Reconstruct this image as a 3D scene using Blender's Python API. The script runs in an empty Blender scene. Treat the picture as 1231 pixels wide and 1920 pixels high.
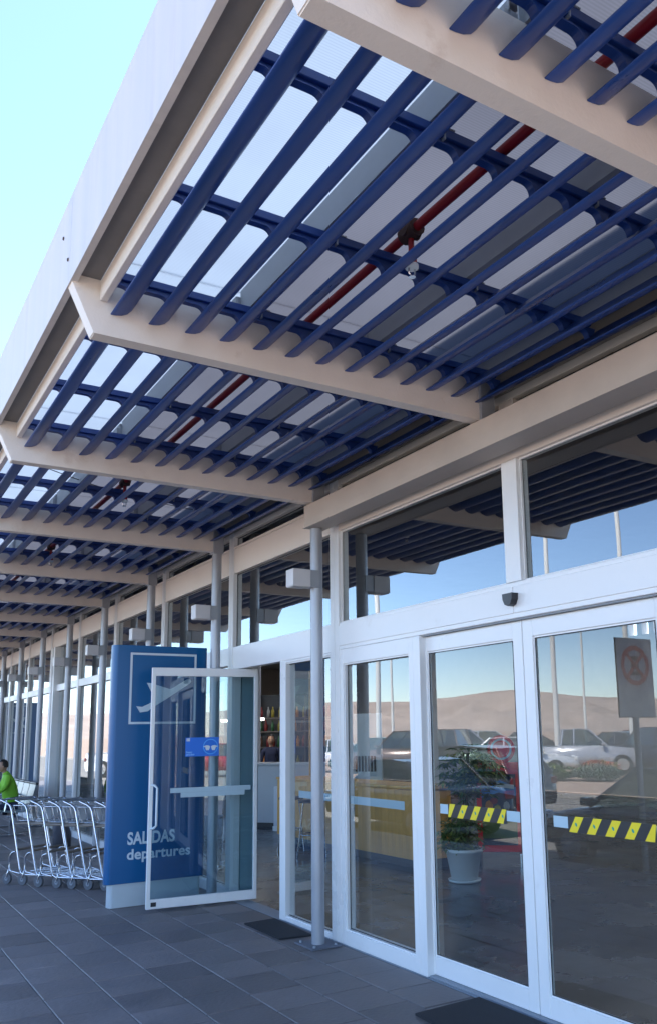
import bpy, bmesh, math, random
from mathutils import Vector, Matrix
rnd = random.Random(7)
S = bpy.context.scene
COL = S.collection

# ------------------------------------------------------------------ camera
# world: x = 0 at the kerb-side viewpoint, +x into the building, +y along the facade, z up (about 1 unit = 1.1 m)
YAW, PITCH, ROLL = 0.5648, 0.1779, -0.0175
F = Vector((math.sin(YAW)*math.cos(PITCH), math.cos(YAW)*math.cos(PITCH), math.sin(PITCH)))
R = Vector((math.cos(YAW), -math.sin(YAW), 0)); U = R.cross(F)
R2 = R*math.cos(ROLL)+U*math.sin(ROLL); U2 = -R*math.sin(ROLL)+U*math.cos(ROLL)
cd = bpy.data.cameras.new('camera'); cam = bpy.data.objects.new('camera', cd); COL.objects.link(cam)
M = Matrix.Identity(4)
for i in range(3):
    M[i][0] = R2[i]; M[i][1] = U2[i]; M[i][2] = -F[i]
M.translation = Vector((0, 0, 1.6))
cam.matrix_world = M
cd.sensor_fit = 'VERTICAL'; cd.sensor_height = 36.0; cd.sensor_width = 36.0
cd.lens = 1596.65*36/1920
cd.shift_x = -0.0469; cd.shift_y = 0.0648
cd.clip_start = 0.05; cd.clip_end = 6000
S.camera = cam

# ------------------------------------------------------------------ sky, sun, exposure
SUN_EL, SUN_AZ = math.radians(56), math.radians(100)      # azimuth measured from +y towards +x
W = bpy.data.worlds.new('World'); S.world = W; W.use_nodes = True
nt = W.node_tree; nt.nodes.clear()
sky = nt.nodes.new('ShaderNodeTexSky'); sky.sky_type = 'NISHITA'; sky.sun_disc = False
sky.sun_elevation = SUN_EL; sky.sun_rotation = SUN_AZ
sky.air_density = 1.0; sky.dust_density = 0.9; sky.ozone_density = 2.6; sky.altitude = 1800
bg = nt.nodes.new('ShaderNodeBackground'); bg.inputs['Strength'].default_value = 0.15
out = nt.nodes.new('ShaderNodeOutputWorld')
nt.links.new(sky.outputs[0], bg.inputs[0]); nt.links.new(bg.outputs[0], out.inputs[0])
sl = bpy.data.lights.new('sun', 'SUN'); sl.energy = 4.0; sl.angle = math.radians(0.5); sl.color = (1.0, 0.95, 0.87)
so = bpy.data.objects.new('sun', sl); COL.objects.link(so)
sd = Vector((math.sin(SUN_AZ)*math.cos(SUN_EL), math.cos(SUN_AZ)*math.cos(SUN_EL), math.sin(SUN_EL)))
so.rotation_euler = sd.to_track_quat('Z', 'Y').to_euler(); so.location = sd*60
S.view_settings.view_transform = 'Standard'; S.view_settings.look = 'None'
S.view_settings.gamma = 1.0; S.view_settings.use_curve_mapping = False
S.view_settings.exposure = 2.2
S.render.engine = 'CYCLES'
S.cycles.max_bounces = 10; S.cycles.transparent_max_bounces = 16; S.cycles.transmission_bounces = 8
S.cycles.glossy_bounces = 5; S.cycles.diffuse_bounces = 5
S.cycles.sample_clamp_indirect = 6.0; S.cycles.caustics_reflective = False; S.cycles.caustics_refractive = False

# ------------------------------------------------------------------ materials
MATS = {}
def mat(name, col, rough=0.5, metal=0.0, var=0.0, vscale=3.0, bump=0.0, bscale=40.0, spec=0.5, coat=0.0, obvar=0.0,
        dirt=None, dscale=1.2, dmin=0.55, dmax=0.75, stretch=None, emit=0.0, world=False):
    if name in MATS: return MATS[name]
    m = bpy.data.materials.new(name); m.use_nodes = True
    n, l = m.node_tree.nodes, m.node_tree.links
    b = n['Principled BSDF']
    b.inputs['Base Color'].default_value = (*col, 1); b.inputs['Roughness'].default_value = rough
    b.inputs['Metallic'].default_value = metal; b.inputs['Specular IOR Level'].default_value = spec
    b.inputs['Coat Weight'].default_value = coat
    if emit:
        b.inputs['Emission Color'].default_value = (*col, 1); b.inputs['Emission Strength'].default_value = emit
    tc = n.new('ShaderNodeTexCoord'); src = tc.outputs['Object']
    if world: src = n.new('ShaderNodeNewGeometry').outputs['Position']
    if stretch:
        mp = n.new('ShaderNodeMapping'); mp.inputs['Scale'].default_value = stretch
        l.new(src, mp.inputs[0]); src = mp.outputs[0]
    last = None
    if var:
        t = n.new('ShaderNodeTexNoise'); t.inputs['Scale'].default_value = vscale; t.inputs['Detail'].default_value = 6
        t.inputs['Roughness'].default_value = 0.65
        l.new(src, t.inputs[0])
        r = n.new('ShaderNodeMapRange'); r.inputs[1].default_value = 0.3; r.inputs[2].default_value = 0.7
        r.inputs[3].default_value = 1-var; r.inputs[4].default_value = 1+var
        l.new(t.outputs[0], r.inputs[0])
        mx = n.new('ShaderNodeMix'); mx.data_type = 'RGBA'; mx.blend_type = 'MULTIPLY'; mx.inputs[0].default_value = 1
        mx.inputs[6].default_value = (*col, 1); l.new(r.outputs[0], mx.inputs[7]); last = mx.outputs[2]
        rr = n.new('ShaderNodeMapRange'); rr.inputs[1].default_value = 0.3; rr.inputs[2].default_value = 0.7
        rr.inputs[3].default_value = max(0.02, rough-0.1); rr.inputs[4].default_value = min(1, rough+0.1)
        l.new(t.outputs[0], rr.inputs[0]); l.new(rr.outputs[0], b.inputs['Roughness'])
    if dirt:
        t = n.new('ShaderNodeTexNoise'); t.inputs['Scale'].default_value = dscale; t.inputs['Detail'].default_value = 8
        t.inputs['Roughness'].default_value = 0.7; l.new(src, t.inputs[0])
        r = n.new('ShaderNodeMapRange'); r.inputs[1].default_value = dmin; r.inputs[2].default_value = dmax
        l.new(t.outputs[0], r.inputs[0])
        mx = n.new('ShaderNodeMix'); mx.data_type = 'RGBA'; l.new(r.outputs[0], mx.inputs[0])
        if last: l.new(last, mx.inputs[6])
        else: mx.inputs[6].default_value = (*col, 1)
        mx.inputs[7].default_value = (*dirt, 1); last = mx.outputs[2]
    if obvar:
        oi = n.new('ShaderNodeObjectInfo'); r = n.new('ShaderNodeMapRange')
        r.inputs[3].default_value = 1-obvar; r.inputs[4].default_value = 1+obvar
        l.new(oi.outputs['Random'], r.inputs[0])
        mx = n.new('ShaderNodeMix'); mx.data_type = 'RGBA'; mx.blend_type = 'MULTIPLY'; mx.inputs[0].default_value = 1
        if last: l.new(last, mx.inputs[6])
        else: mx.inputs[6].default_value = (*col, 1)
        l.new(r.outputs[0], mx.inputs[7]); last = mx.outputs[2]
    if last:
        l.new(last, b.inputs['Base Color'])
        if emit: l.new(last, b.inputs['Emission Color'])
    if bump:
        t = n.new('ShaderNodeTexNoise'); t.inputs['Scale'].default_value = bscale; t.inputs['Detail'].default_value = 4
        l.new(src, t.inputs[0])
        bp = n.new('ShaderNodeBump'); bp.inputs['Strength'].default_value = bump; bp.inputs['Distance'].default_value = 0.01
        l.new(t.outputs[0], bp.inputs['Height']); l.new(bp.outputs[0], b.inputs['Normal'])
    MATS[name] = m; return m

def glass_mat(name, tint, base, edge, rough=0.0, wave=0.0):
    """coated pane: mirror reflection mixed over tinted see-through, stronger at grazing angles"""
    m = bpy.data.materials.new(name); m.use_nodes = True
    n, l = m.node_tree.nodes, m.node_tree.links; n.clear()
    o = n.new('ShaderNodeOutputMaterial'); mx = n.new('ShaderNodeMixShader')
    tr = n.new('ShaderNodeBsdfTransparent'); tr.inputs[0].default_value = (*tint, 1)
    gl = n.new('ShaderNodeBsdfGlossy'); gl.inputs['Roughness'].default_value = rough; gl.inputs[0].default_value = (0.93, 0.97, 1, 1)
    lw = n.new('ShaderNodeLayerWeight'); lw.inputs[0].default_value = 0.5
    r = n.new('ShaderNodeMapRange'); r.inputs[1].default_value = 0.0; r.inputs[2].default_value = 1.0
    r.inputs[3].default_value = base; r.inputs[4].default_value = edge
    pw = n.new('ShaderNodeMath'); pw.operation = 'POWER'; pw.inputs[1].default_value = 2.5
    l.new(lw.outputs['Facing'], pw.inputs[0]); l.new(pw.outputs[0], r.inputs[0])
    l.new(r.outputs[0], mx.inputs[0]); l.new(tr.outputs[0], mx.inputs[1]); l.new(gl.outputs[0], mx.inputs[2])
    l.new(mx.outputs[0], o.inputs[0])
    if wave:
        tc = n.new('ShaderNodeTexCoord'); t = n.new('ShaderNodeTexNoise'); t.inputs['Scale'].default_value = 1.1; t.inputs['Detail'].default_value = 1
        bp = n.new('ShaderNodeBump'); bp.inputs['Strength'].default_value = wave; bp.inputs['Distance'].default_value = 0.02
        l.new(tc.outputs['Object'], t.inputs[0]); l.new(t.outputs[0], bp.inputs['Height'])
        l.new(bp.outputs[0], gl.inputs['Normal'])
    return m

WHITE = mat('white_powder_coat', (0.80, 0.80, 0.80), 0.35, var=0.03, vscale=1.5, dirt=(0.62, 0.60, 0.57), dscale=2.2, dmin=0.6, dmax=0.9)
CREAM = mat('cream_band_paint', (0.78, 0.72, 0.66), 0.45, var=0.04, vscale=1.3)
BEAM = mat('off_white_beam_paint', (0.74, 0.675, 0.61), 0.55, var=0.05, vscale=2.0, bump=0.15, bscale=60, dirt=(0.50, 0.38, 0.30), dscale=3.5, dmin=0.60, dmax=0.85, world=True)
FASCIA = mat('fascia_paint', (0.61, 0.56, 0.525), 0.5, var=0.06, vscale=1.2, bump=0.12, bscale=30, dirt=(0.54, 0.48, 0.45), dscale=2.0, dmin=0.52, dmax=0.9, world=True, stretch=(1, 7, .5))
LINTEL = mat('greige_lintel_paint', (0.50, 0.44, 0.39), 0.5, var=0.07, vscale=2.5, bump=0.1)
SOFFIT = mat('dark_soffit_metal', (0.16, 0.15, 0.15), 0.6, var=0.15, vscale=4)
BLUE = mat('blue_louvre_paint', (0.016, 0.056, 0.235), 0.36, var=0.16, vscale=4, obvar=0.14, spec=0.5, world=True, stretch=(1, .35, 1), dirt=(0.03, 0.07, 0.20), dscale=6, dmin=.56, dmax=.95)
BLUE2 = mat('blue_bracket_paint', (0.014, 0.050, 0.215), 0.4, var=0.10, vscale=6)
GREY = mat('grey_column_paint', (0.36, 0.38, 0.42), 0.35, var=0.06, vscale=3, metal=0.25)
GALV = mat('grey_purlin_paint', (0.27, 0.30, 0.34), 0.5, var=0.08, vscale=4)
LAMPGREY = mat('light_grey_lamp_housing', (0.62, 0.61, 0.63), 0.4, var=0.03)
RED = mat('red_pipe_paint', (0.33, 0.012, 0.02), 0.4, var=0.12, vscale=9)
IRON = mat('rusty_iron', (0.07, 0.04, 0.035), 0.7, var=0.2)
BLACK = mat('black_plastic', (0.018, 0.018, 0.022), 0.4, var=0.1)
RUBBER = mat('grey_rubber', (0.12, 0.13, 0.15), 0.6)
MATM = mat('doormat_fibre', (0.026, 0.028, 0.034), 0.95, bump=0.9, bscale=300, var=0.2, vscale=60)
CHROME = mat('chrome_tube', (0.62, 0.64, 0.68), 0.16, metal=1.0, var=0.05)
BRASS = mat('worn_bumper_strip', (0.22, 0.18, 0.15), 0.5)
SIGNBLUE = mat('sign_blue', (0.001, 0.098, 0.27), 0.33, spec=0.4)
SIGNWHITE = mat('sign_lettering', (0.62, 0.70, 0.76), 0.4)
PLINTH = mat('sign_plinth_grey', (0.50, 0.56, 0.60), 0.45, var=0.05)
TILE = mat('slate_paver', (0.170, 0.150, 0.150), 0.52, var=0.24, vscale=3.5, bump=0.35, bscale=35, obvar=0.20, dirt=(0.19, 0.165, 0.16), dscale=1.6, dmin=0.48, dmax=0.72, world=True)
GROUT = mat('paver_grout', (0.125, 0.12, 0.12), 0.9, var=0.15, vscale=12)
IFLOOR = mat('polished_hall_floor', (0.014, 0.019, 0.030), 0.25, var=0.10, vscale=1.2)
IWALL = mat('hall_wall_paint', (0.42, 0.38, 0.34), 0.7, var=0.05)
ICEIL = mat('hall_ceiling', (0.34, 0.32, 0.29), 0.8, var=0.05)
DCEIL = mat('added_dark_ceiling', (0.028, 0.03, 0.034), 0.8, var=0.05)  # near-black so the added ceiling darkens the transom glass
WOOD = mat('pine_boards', (0.72, 0.38, 0.10), 0.5, var=0.22, vscale=5, stretch=(1, 1, 0.12), obvar=0.10)
CWHITE = mat('counter_laminate', (0.46, 0.47, 0.50), 0.5, var=0.04)
ASPH = mat('asphalt', (0.20, 0.185, 0.165), 0.9, var=0.18, vscale=0.7, bump=0.4, bscale=60)
SAND = mat('desert_sand', (0.38, 0.27, 0.20), 0.95, var=0.12, vscale=0.05)
HILL = mat('desert_hill', (0.42, 0.33, 0.275), 0.95, var=0.22, vscale=0.02, dirt=(0.33, 0.255, 0.21), dscale=0.03, dmin=.45, dmax=.7)
CONC = mat('kerb_concrete', (0.34, 0.32, 0.30), 0.85, var=0.12, vscale=4)
YELLOW = mat('warning_yellow', (0.80, 0.62, 0.01), 0.5)
STICKB = mat('sticker_blue', (0.01, 0.16, 0.68), 0.4)
FROST = mat('frosted_band', (0.42, 0.55, 0.62), 0.6)
LEAF = mat('leaf_green', (0.075, 0.135, 0.03), 0.45, var=0.35, vscale=9, obvar=0.2)
LEAFY = mat('leaf_yellow_green', (0.24, 0.27, 0.05), 0.5, var=0.2)
STEM = mat('plant_stem', (0.12, 0.09, 0.05), 0.8)
SKIN = mat('skin', (0.36, 0.20, 0.13), 0.5)
HAIR = mat('dark_hair', (0.012, 0.009, 0.008), 0.55)
GREENV = mat('lime_green_vest', (0.20, 0.48, 0.03), 0.75, var=0.10, vscale=9, bump=0.3, bscale=25)
NAVY = mat('navy_trousers', (0.02, 0.025, 0.06), 0.85, bump=0.2)
TEAL = mat('pale_teal_panel', (0.30, 0.44, 0.50), 0.35)
CLEAR = bpy.data.materials.new('clear_edge'); CLEAR.use_nodes = True
_n = CLEAR.node_tree.nodes; _n.clear(); _t = _n.new('ShaderNodeBsdfTransparent'); _o = _n.new('ShaderNodeOutputMaterial'); _t.inputs[0].default_value = (0.97, 0.98, 0.975, 1)
CLEAR.node_tree.links.new(_t.outputs[0], _o.inputs[0])
POLY_GLASS = glass_mat('facade_glass', (0.86, 0.90, 0.91), 0.085, 0.85, wave=0.03)
TRANSG = glass_mat('transom_glass', (0.80, 0.86, 0.88), 0.165, 0.85, wave=0.03)
DOORGL = glass_mat('swing_door_glass', (0.60, 0.74, 0.80), 0.10, 0.7)
CARGL = glass_mat('car_glass', (0.42, 0.50, 0.46), 0.10, 0.85)

def poly_mat(name, tint, k, wave_y=True):
    m = bpy.data.materials.new(name); m.use_nodes = True
    n, l = m.node_tree.nodes, m.node_tree.links; n.clear()
    o = n.new('ShaderNodeOutputMaterial'); tc = n.new('ShaderNodeTexCoord')
    w = n.new('ShaderNodeTexWave'); w.wave_type = 'BANDS'; w.bands_direction = 'Y'; w.inputs['Scale'].default_value = 26
    l.new(tc.outputs['Object'], w.inputs[0])
    ns = n.new('ShaderNodeTexNoise'); ns.inputs['Scale'].default_value = 0.9; ns.inputs['Detail'].default_value = 6
    l.new(tc.outputs['Object'], ns.inputs[0])
    r = n.new('ShaderNodeMapRange'); r.inputs[3].default_value = 0.86; r.inputs[4].default_value = 1.0
    l.new(w.outputs[1], r.inputs[0])
    r2 = n.new('ShaderNodeMapRange'); r2.inputs[1].default_value = 0.3; r2.inputs[2].default_value = 0.7
    r2.inputs[3].default_value = 0.86; r2.inputs[4].default_value = 1.0; l.new(ns.outputs[0], r2.inputs[0])
    mu = n.new('ShaderNodeMath'); mu.operation = 'MULTIPLY'; l.new(r.outputs[0], mu.inputs[0]); l.new(r2.outputs[0], mu.inputs[1])
    mc = n.new('ShaderNodeMix'); mc.data_type = 'RGBA'; mc.blend_type = 'MULTIPLY'; mc.inputs[0].default_value = 1
    mc.inputs[6].default_value = (*tint, 1); l.new(mu.outputs[0], mc.inputs[7])
    tl = n.new('ShaderNodeBsdfTranslucent'); df = n.new('ShaderNodeBsdfDiffuse'); tr = n.new('ShaderNodeBsdfTransparent')
    for s in (tl, df): l.new(mc.outputs[2], s.inputs[0])
    tr.inputs[0].default_value = (0.85, 0.9, 0.95, 1)
    m1 = n.new('ShaderNodeMixShader'); m1.inputs[0].default_value = 0.35; l.new(tl.outputs[0], m1.inputs[1]); l.new(df.outputs[0], m1.inputs[2])
    m2 = n.new('ShaderNodeMixShader'); m2.inputs[0].default_value = k; l.new(m1.outputs[0], m2.inputs[1]); l.new(tr.outputs[0], m2.inputs[2])
    l.new(m2.outputs[0], o.inputs[0])
    return m
POLY = poly_mat('ribbed_polycarbonate', (0.44, 0.50, 0.57), 0.12)
POLY2 = poly_mat('inner_polycarbonate', (0.30, 0.308, 0.345), 0.03)  # inner roof sheets, tinted darker than the outer ones
ADDED_ROOFL = poly_mat('added_rooflight_sheet', (0.92, 0.93, 0.95), 0.04)  # pale sheet of the rooflights added to brighten the hall

# ------------------------------------------------------------------ mesh helpers
class MB:
    def __init__(s): s.v = []; s.f = []; s.m = []; s.mats = []; s.smooth = []
    def mi(s, m):
        if m not in s.mats: s.mats.append(m)
        return s.mats.index(m)
    def add(s, vs, fs, m, smooth=False):
        k = len(s.v); s.v += [tuple(v) for v in vs]; i = s.mi(m)
        for f in fs: s.f.append([k+j for j in f]); s.m.append(i); s.smooth.append(smooth)
    def box(s, a, b, m, bev=0.0):
        (x0, y0, z0), (x1, y1, z1) = a, b
        x0, x1 = min(x0, x1), max(x0, x1); y0, y1 = min(y0, y1), max(y0, y1); z0, z1 = min(z0, z1), max(z0, z1)
        if bev <= 0:
            vs = [(x, y, z) for z in (z0, z1) for y in (y0, y1) for x in (x0, x1)]
            s.add(vs, [(0, 2, 3, 1), (4, 5, 7, 6), (0, 1, 5, 4), (2, 6, 7, 3), (0, 4, 6, 2), (1, 3, 7, 5)], m)
        else:
            bm = bmesh.new(); bmesh.ops.create_cube(bm, size=1)
            for v in bm.verts:
                v.co = Vector((x0+(v.co.x+.5)*(x1-x0), y0+(v.co.y+.5)*(y1-y0), z0+(v.co.z+.5)*(z1-z0)))
            bmesh.ops.bevel(bm, geom=bm.edges[:], offset=bev, segments=1, affect='EDGES')
            s.bm(bm, m)
        return s
    def bm(s, bm, m, smooth=False):
        bm.verts.index_update(); s.add([v.co[:] for v in bm.verts], [[v.index for v in f.verts] for f in bm.faces], m, smooth); bm.free(); return s
    def sheet(s, a, b, m, face):
        """thin pane: one coated face ('x' or 'y' low side), the rest clear"""
        k = len(s.f); s.box(a, b, CLEAR); j = {'x': 4, 'y': 2}[face]; s.m[k+j] = s.mi(m); return s
    def prism(s, pts, axis, a, b, m, smooth=False, cap=True):
        """polygon pts (2D) extruded along axis from a to b; 2D = the other two axes in order"""
        def P(p, t):
            return {'x': (t, p[0], p[1]), 'y': (p[0], t, p[1]), 'z': (p[0], p[1], t)}[axis]
        n = len(pts); vs = [P(p, a) for p in pts]+[P(p, b) for p in pts]
        s.add(vs, [(i, (i+1) % n, n+(i+1) % n, n+i) for i in range(n)], m, smooth)
        if cap: s.add(vs, [tuple(range(n))[::-1], tuple(range(n, 2*n))], m)
        return s
    def tube(s, pts, r, m, seg=8, closed=False, caps=True):
        pts = [Vector(p) for p in pts]; n = len(pts); rings = []
        prev = None
        for i, p in enumerate(pts):
            d = (pts[min(i+1, n-1)]-pts[max(i-1, 0)]).normalized()
            if prev is None:
                up = Vector((0, 0, 1)) if abs(d.z) < 0.9 else Vector((1, 0, 0)); a = d.cross(up).normalized()
            else:
                a = (prev-d*prev.dot(d)).normalized()
            prev = a; b = d.cross(a)
            rr = r[i] if isinstance(r, (list, tuple)) else r
            rings.append([p+(a*math.cos(t)+b*math.sin(t))*rr for t in [2*math.pi*k/seg for k in range(seg)]])
        vs = [v[:] for rg in rings for v in rg]; fs = []
        for i in range(n-1):
            for k in range(seg):
                fs.append((i*seg+k, i*seg+(k+1) % seg, (i+1)*seg+(k+1) % seg, (i+1)*seg+k))
        s.add(vs, fs, m, True)
        if caps: s.add(vs, [tuple(range(seg))[::-1], tuple(range((n-1)*seg, n*seg))], m)
        return s
    def cyl(s, c, r, h, axis, m, seg=16, r2=None):
        d = {'x': Vector((1, 0, 0)), 'y': Vector((0, 1, 0)), 'z': Vector((0, 0, 1))}[axis]
        return s.tube([Vector(c), Vector(c)+d*h], [r, r if r2 is None else r2], m, seg)
    def lathe(s, prof, c, m, seg=20):
        vs = []; fs = []; n = len(prof)
        for k in range(seg):
            a = 2*math.pi*k/seg
            vs += [(c[0]+r*math.cos(a), c[1]+r*math.sin(a), c[2]+z) for r, z in prof]
        for k in range(seg):
            for i in range(n-1):
                j = (k+1) % seg; fs.append((k*n+i, j*n+i, j*n+i+1, k*n+i+1))
        s.add(vs, fs, m, True); return s
    def mesh(s, name):
        me = bpy.data.meshes.new(name); me.from_pydata(s.v, [], s.f)
        for m in s.mats: me.materials.append(m)
        me.polygons.foreach_set('material_index', s.m); me.polygons.foreach_set('use_smooth', s.smooth)
        me.update()
        bm = bmesh.new(); bm.from_mesh(me); bmesh.ops.recalc_face_normals(bm, faces=bm.faces); bm.to_mesh(me); bm.free()
        return me
    def obj(s, name, parent=None, loc=(0, 0, 0), rz=0.0):
        return link(name, s.mesh(name), parent, loc, rz)
def link(name, me, parent=None, loc=(0, 0, 0), rz=0.0):
    o = bpy.data.objects.new(name, me); COL.objects.link(o); o.location = loc; o.rotation_euler = (0, 0, rz)
    if parent: o.parent = parent
    return o
def thing(name, label, cat, loc=(0, 0, 0), rz=0.0, group=None):
    o = bpy.data.objects.new(name, None); COL.objects.link(o); o.location = loc; o.rotation_euler = (0, 0, rz)
    return tag(o, label, cat, group)
def tag(o, label, cat, group=None):
    o['label'] = label; o['category'] = cat
    if group: o['group'] = group
    return o
def struct(o): o['kind'] = 'structure'; return o
def children(o): return [c for c in bpy.data.objects if c.parent == o]
def copy_tree(o, loc, rz, label, kids=None):
    c = o.copy(); COL.objects.link(c); c.location = loc; c.rotation_euler = (0, 0, rz); c['label'] = label
    for ch in o.children:
        d = ch.copy(); COL.objects.link(d); d.parent = c
        for g in ch.children:
            e = g.copy(); COL.objects.link(e); e.parent = d
    return c
def text_mesh(body, size, sx=1.0, bold=0.0, depth=0.002, align='LEFT'):
    cu = bpy.data.curves.new('lettering', 'FONT'); cu.body = body; cu.size = size; cu.offset = bold; cu.extrude = depth
    cu.align_x = align; cu.space_character = 1.0+bold/size*1.5
    o = bpy.data.objects.new('lettering_tmp', cu); COL.objects.link(o)
    bpy.context.view_layer.update()
    me = bpy.data.meshes.new_from_object(o.evaluated_get(bpy.context.evaluated_depsgraph_get()))
    bpy.data.objects.remove(o)
    me.transform(Matrix.Diagonal((sx, 1, 1, 1)))
    return me

# ------------------------------------------------------------------ the ground
PX0, PX1 = -0.62, 3.442         # pavement from kerb to facade
g = MB(); g.add([(-3000, -3000, -.19), (3000, -3000, -.19), (3000, 3000, -.19), (-3000, 3000, -.19)], [(0, 1, 2, 3)], SAND)
struct(g.obj('desert_ground'))
g = MB(); g.add([(-9.2, -60, -.17), (-.75, -60, -.17), (-.75, 90, -.17), (-9.2, 90, -.17)], [(0, 1, 2, 3)], ASPH)
struct(g.obj('access_road'))
g = MB(); g.box((-62, -60, -.3), (-19.5, 90, .06), ASPH)
struct(g.obj('parking_lot'))
g = MB(); g.box((-.75, -8, -.3), (PX0-.004, 40, -.004), CONC, .012); struct(g.obj('kerb'))
g = MB()
g.box((-9.35, -60, -.3), (-9.2, 90, -.06), CONC); g.box((-19.5, -60, -.3), (-19.35, 90, .10), CONC)
g.box((-19.35, -60, -.3), (-9.35, 90, -.085), SAND)
struct(g.obj('planted_island'))
# painted bay lines of the parking lot
g = MB()
for i in range(16):
    yy = -10+i*5.2
    g.box((-33, yy, .055), (-24, yy+.12, .064), mat('line_paint', (0.6, 0.6, 0.58), 0.8))
struct(g.obj('bay_line_markings'))

base = MB(); base.box((PX0, -8, -.3), (PX1, 40, -.006), GROUT)
pav = struct(base.obj('pavement'))
TW = 0.365
tiles = []
nx = 12
for i in range(nx):
    x1 = 3.43-i*TW
    x0 = x1-TW
    if x0 < PX0: x0 = PX0+.002
    off = (0.0, .17, .05, .23, .11, .29)[i % 6]
    y = -8+off
    while y < 34:
        tiles.append((x0, x1, y, y+.40)); y += .40
def vis(t):
    cx, cy = (t[0]+t[1])/2, (t[2]+t[3])/2
    inside = cy > 3.9 and cx > .125*cy-.25
    return (0 if inside else 1, cx*cx+cy*cy)
tiles.sort(key=vis)
cache = {}
rest = MB()
for k, (x0, x1, y0, y1) in enumerate(tiles):
    w, d = x1-x0, y1-y0
    if k < 290:
        key = (round(w, 3), rnd.randrange(3))
        if key not in cache:
            b = MB(); j = rnd.uniform(-.0012, .0012)
            b.box((-w/2+.004, -d/2+.004, -.03), (w/2-.004, d/2-.004, j), TILE, .004); cache[key] = b.mesh('tile')
        o = link('tile', cache[key], pav, ((x0+x1)/2, (y0+y1)/2, 0)); 
        o.rotation_euler = (rnd.uniform(-.0015, .0015), rnd.uniform(-.0015, .0015), 0)
    else:
        rest.box((x0+.004, y0+.004, -.03), (x1-.004, y1-.004, rnd.uniform(-.001, .001)), TILE)
o = rest.obj('far_tiles', pav); o['kind'] = 'stuff'

# hills of sand seen in the reflections
from mathutils import noise as MN
def ridge(name, r0, az0, az1, hgt, seed):
    vs = []; fs = []; n, m = 320, 22
    for i in range(n+1):
        a = az0+(az1-az0)*i/n; t = i/n
        h = hgt*(.62+.30*MN.noise(Vector((a*2.2, seed, 0)))*1.6+.12*MN.noise(Vector((a*9, seed, 3))))
        h *= min(1, t*8, (1-t)*8)+.02
        for j in range(m):
            u = j/(m-1)
            rr = r0*(1+.55*u)*(1+.03*MN.noise(Vector((a*6, u*2, seed))))
            g_ = abs(MN.noise(Vector((a*26+u*2.5, u*3, seed+5))))+.5*abs(MN.noise(Vector((a*60, u*6, seed+8))))
            z = -.2+h*(math.sin(u*math.pi/2)**1.3)-h*.30*g_*math.sin(u*math.pi)
            vs.append((math.sin(a)*rr, math.cos(a)*rr, z))
    for i in range(n):
        for j in range(m-1):
            fs.append((i*m+j, (i+1)*m+j, (i+1)*m+j+1, i*m+j+1))
    b = MB(); b.add(vs, fs, HILL, True); return struct(b.obj(name))
ridge('sand_hills', 700, math.radians(-150), math.radians(14), 52, 3)
ridge('distant_hills', 1500, math.radians(-160), math.radians(20), 120, 9)

# ------------------------------------------------------------------ canopy
SP = 2.19; Y0 = 6.095                    # bay spacing, first column on the open side
BW = 0.08                                # beam width
K0, K1 = -3, 11
BY = {k: Y0+SP*k for k in range(K0, K1+1)}
canopy = thing('canopy', 'long white steel canopy with blue louvre blades in front of the terminal', 'canopy', (0, 0, 0))
bm_ = MB(); bm_.prism([(.897, 3.475), (3.222, 3.475), (3.222, 3.75), (.83, 3.75), (.782, 3.722)], 'y', -BW/2, BW/2, BEAM)
bme = bm_.mesh('beam')
bmm = bmesh.new(); bmm.from_mesh(bme); bmesh.ops.bevel(bmm, geom=bmm.edges[:], offset=.004, segments=2, affect='EDGES'); bmm.to_mesh(bme); bmm.free()
for k in BY: link('beam', bme, canopy, (0, BY[k], 0))
# fascia: outer board with a bottom lip, one length per two bays
YA, YB = BY[K0]-.3, BY[K1]+.3
for k in range(K0, K1, 2):
    a = BY[k]-(.3 if k == K0 else 0); b = BY[min(k+2, K1)]+(.3 if k+2 >= K1 else 0)
    f = MB(); f.prism([(.78, 3.71), (.812, 3.71), (.812, 3.735), (.797, 3.735), (.797, 4.165), (.812, 4.165), (.812, 4.19), (.78, 4.19)], 'y', a+.0015, b-.0015, FASCIA)
    f.obj('fascia', canopy)
so_ = MB(); so_.box((.80, YA, 3.748), (.918, YB, 3.752), SOFFIT); so_.box((.797, YA, 3.752), (.80, YB, 4.16), SOFFIT); so_.obj('soffit_strip', canopy)
rv = MB(); rv.lathe([(0, .006), (.007, .005), (.010, 0)], (0, 0, 0), IRON, 10); rv.mats = [IRON]
rme = rv.mesh('bolt'); rme.transform(Matrix.Rotation(-math.pi/2, 4, 'Y'))
for k in BY:
    for dy, z in ((.13, 4.03), (.0, 3.85)):
        if k < 8: link('bolt', rme, canopy, (.779, BY[k]+dy+.03, z))
for k in range(K0, K1):
    e = MB(); e.box((.917, BY[k]+BW/2+.002, 3.642), (.954, BY[k+1]-BW/2-.002, 3.747), BEAM, .004); e.obj('edge_purlin', canopy)
# louvre blades
L = SP-BW-.004
prof = [(0, 0), (.022, .0015), (.05, .007), (.078, .021), (.098, .043), (.113, .070), (.125, .095), (.133, .118),
        (.128, .1195), (.108, .096), (.082, .070), (.054, .047), (.028, .027), (.004, .009), (-.002, .004)]
sm = MB(); sm.prism(prof, 'y', 0, L, BLUE, True)
sme = sm.mesh('louvre_blade')
SX = [.972+.1843*i for i in range(13)]
for k in range(K0, K1):
    for i, x in enumerate(SX):
        o = link('louvre_blade', sme, canopy, (x, BY[k]+BW/2+.002, 3.583+rnd.uniform(-.0015, .0015)))
        o.rotation_euler = (0, rnd.uniform(-.012, .012), 0)
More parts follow.
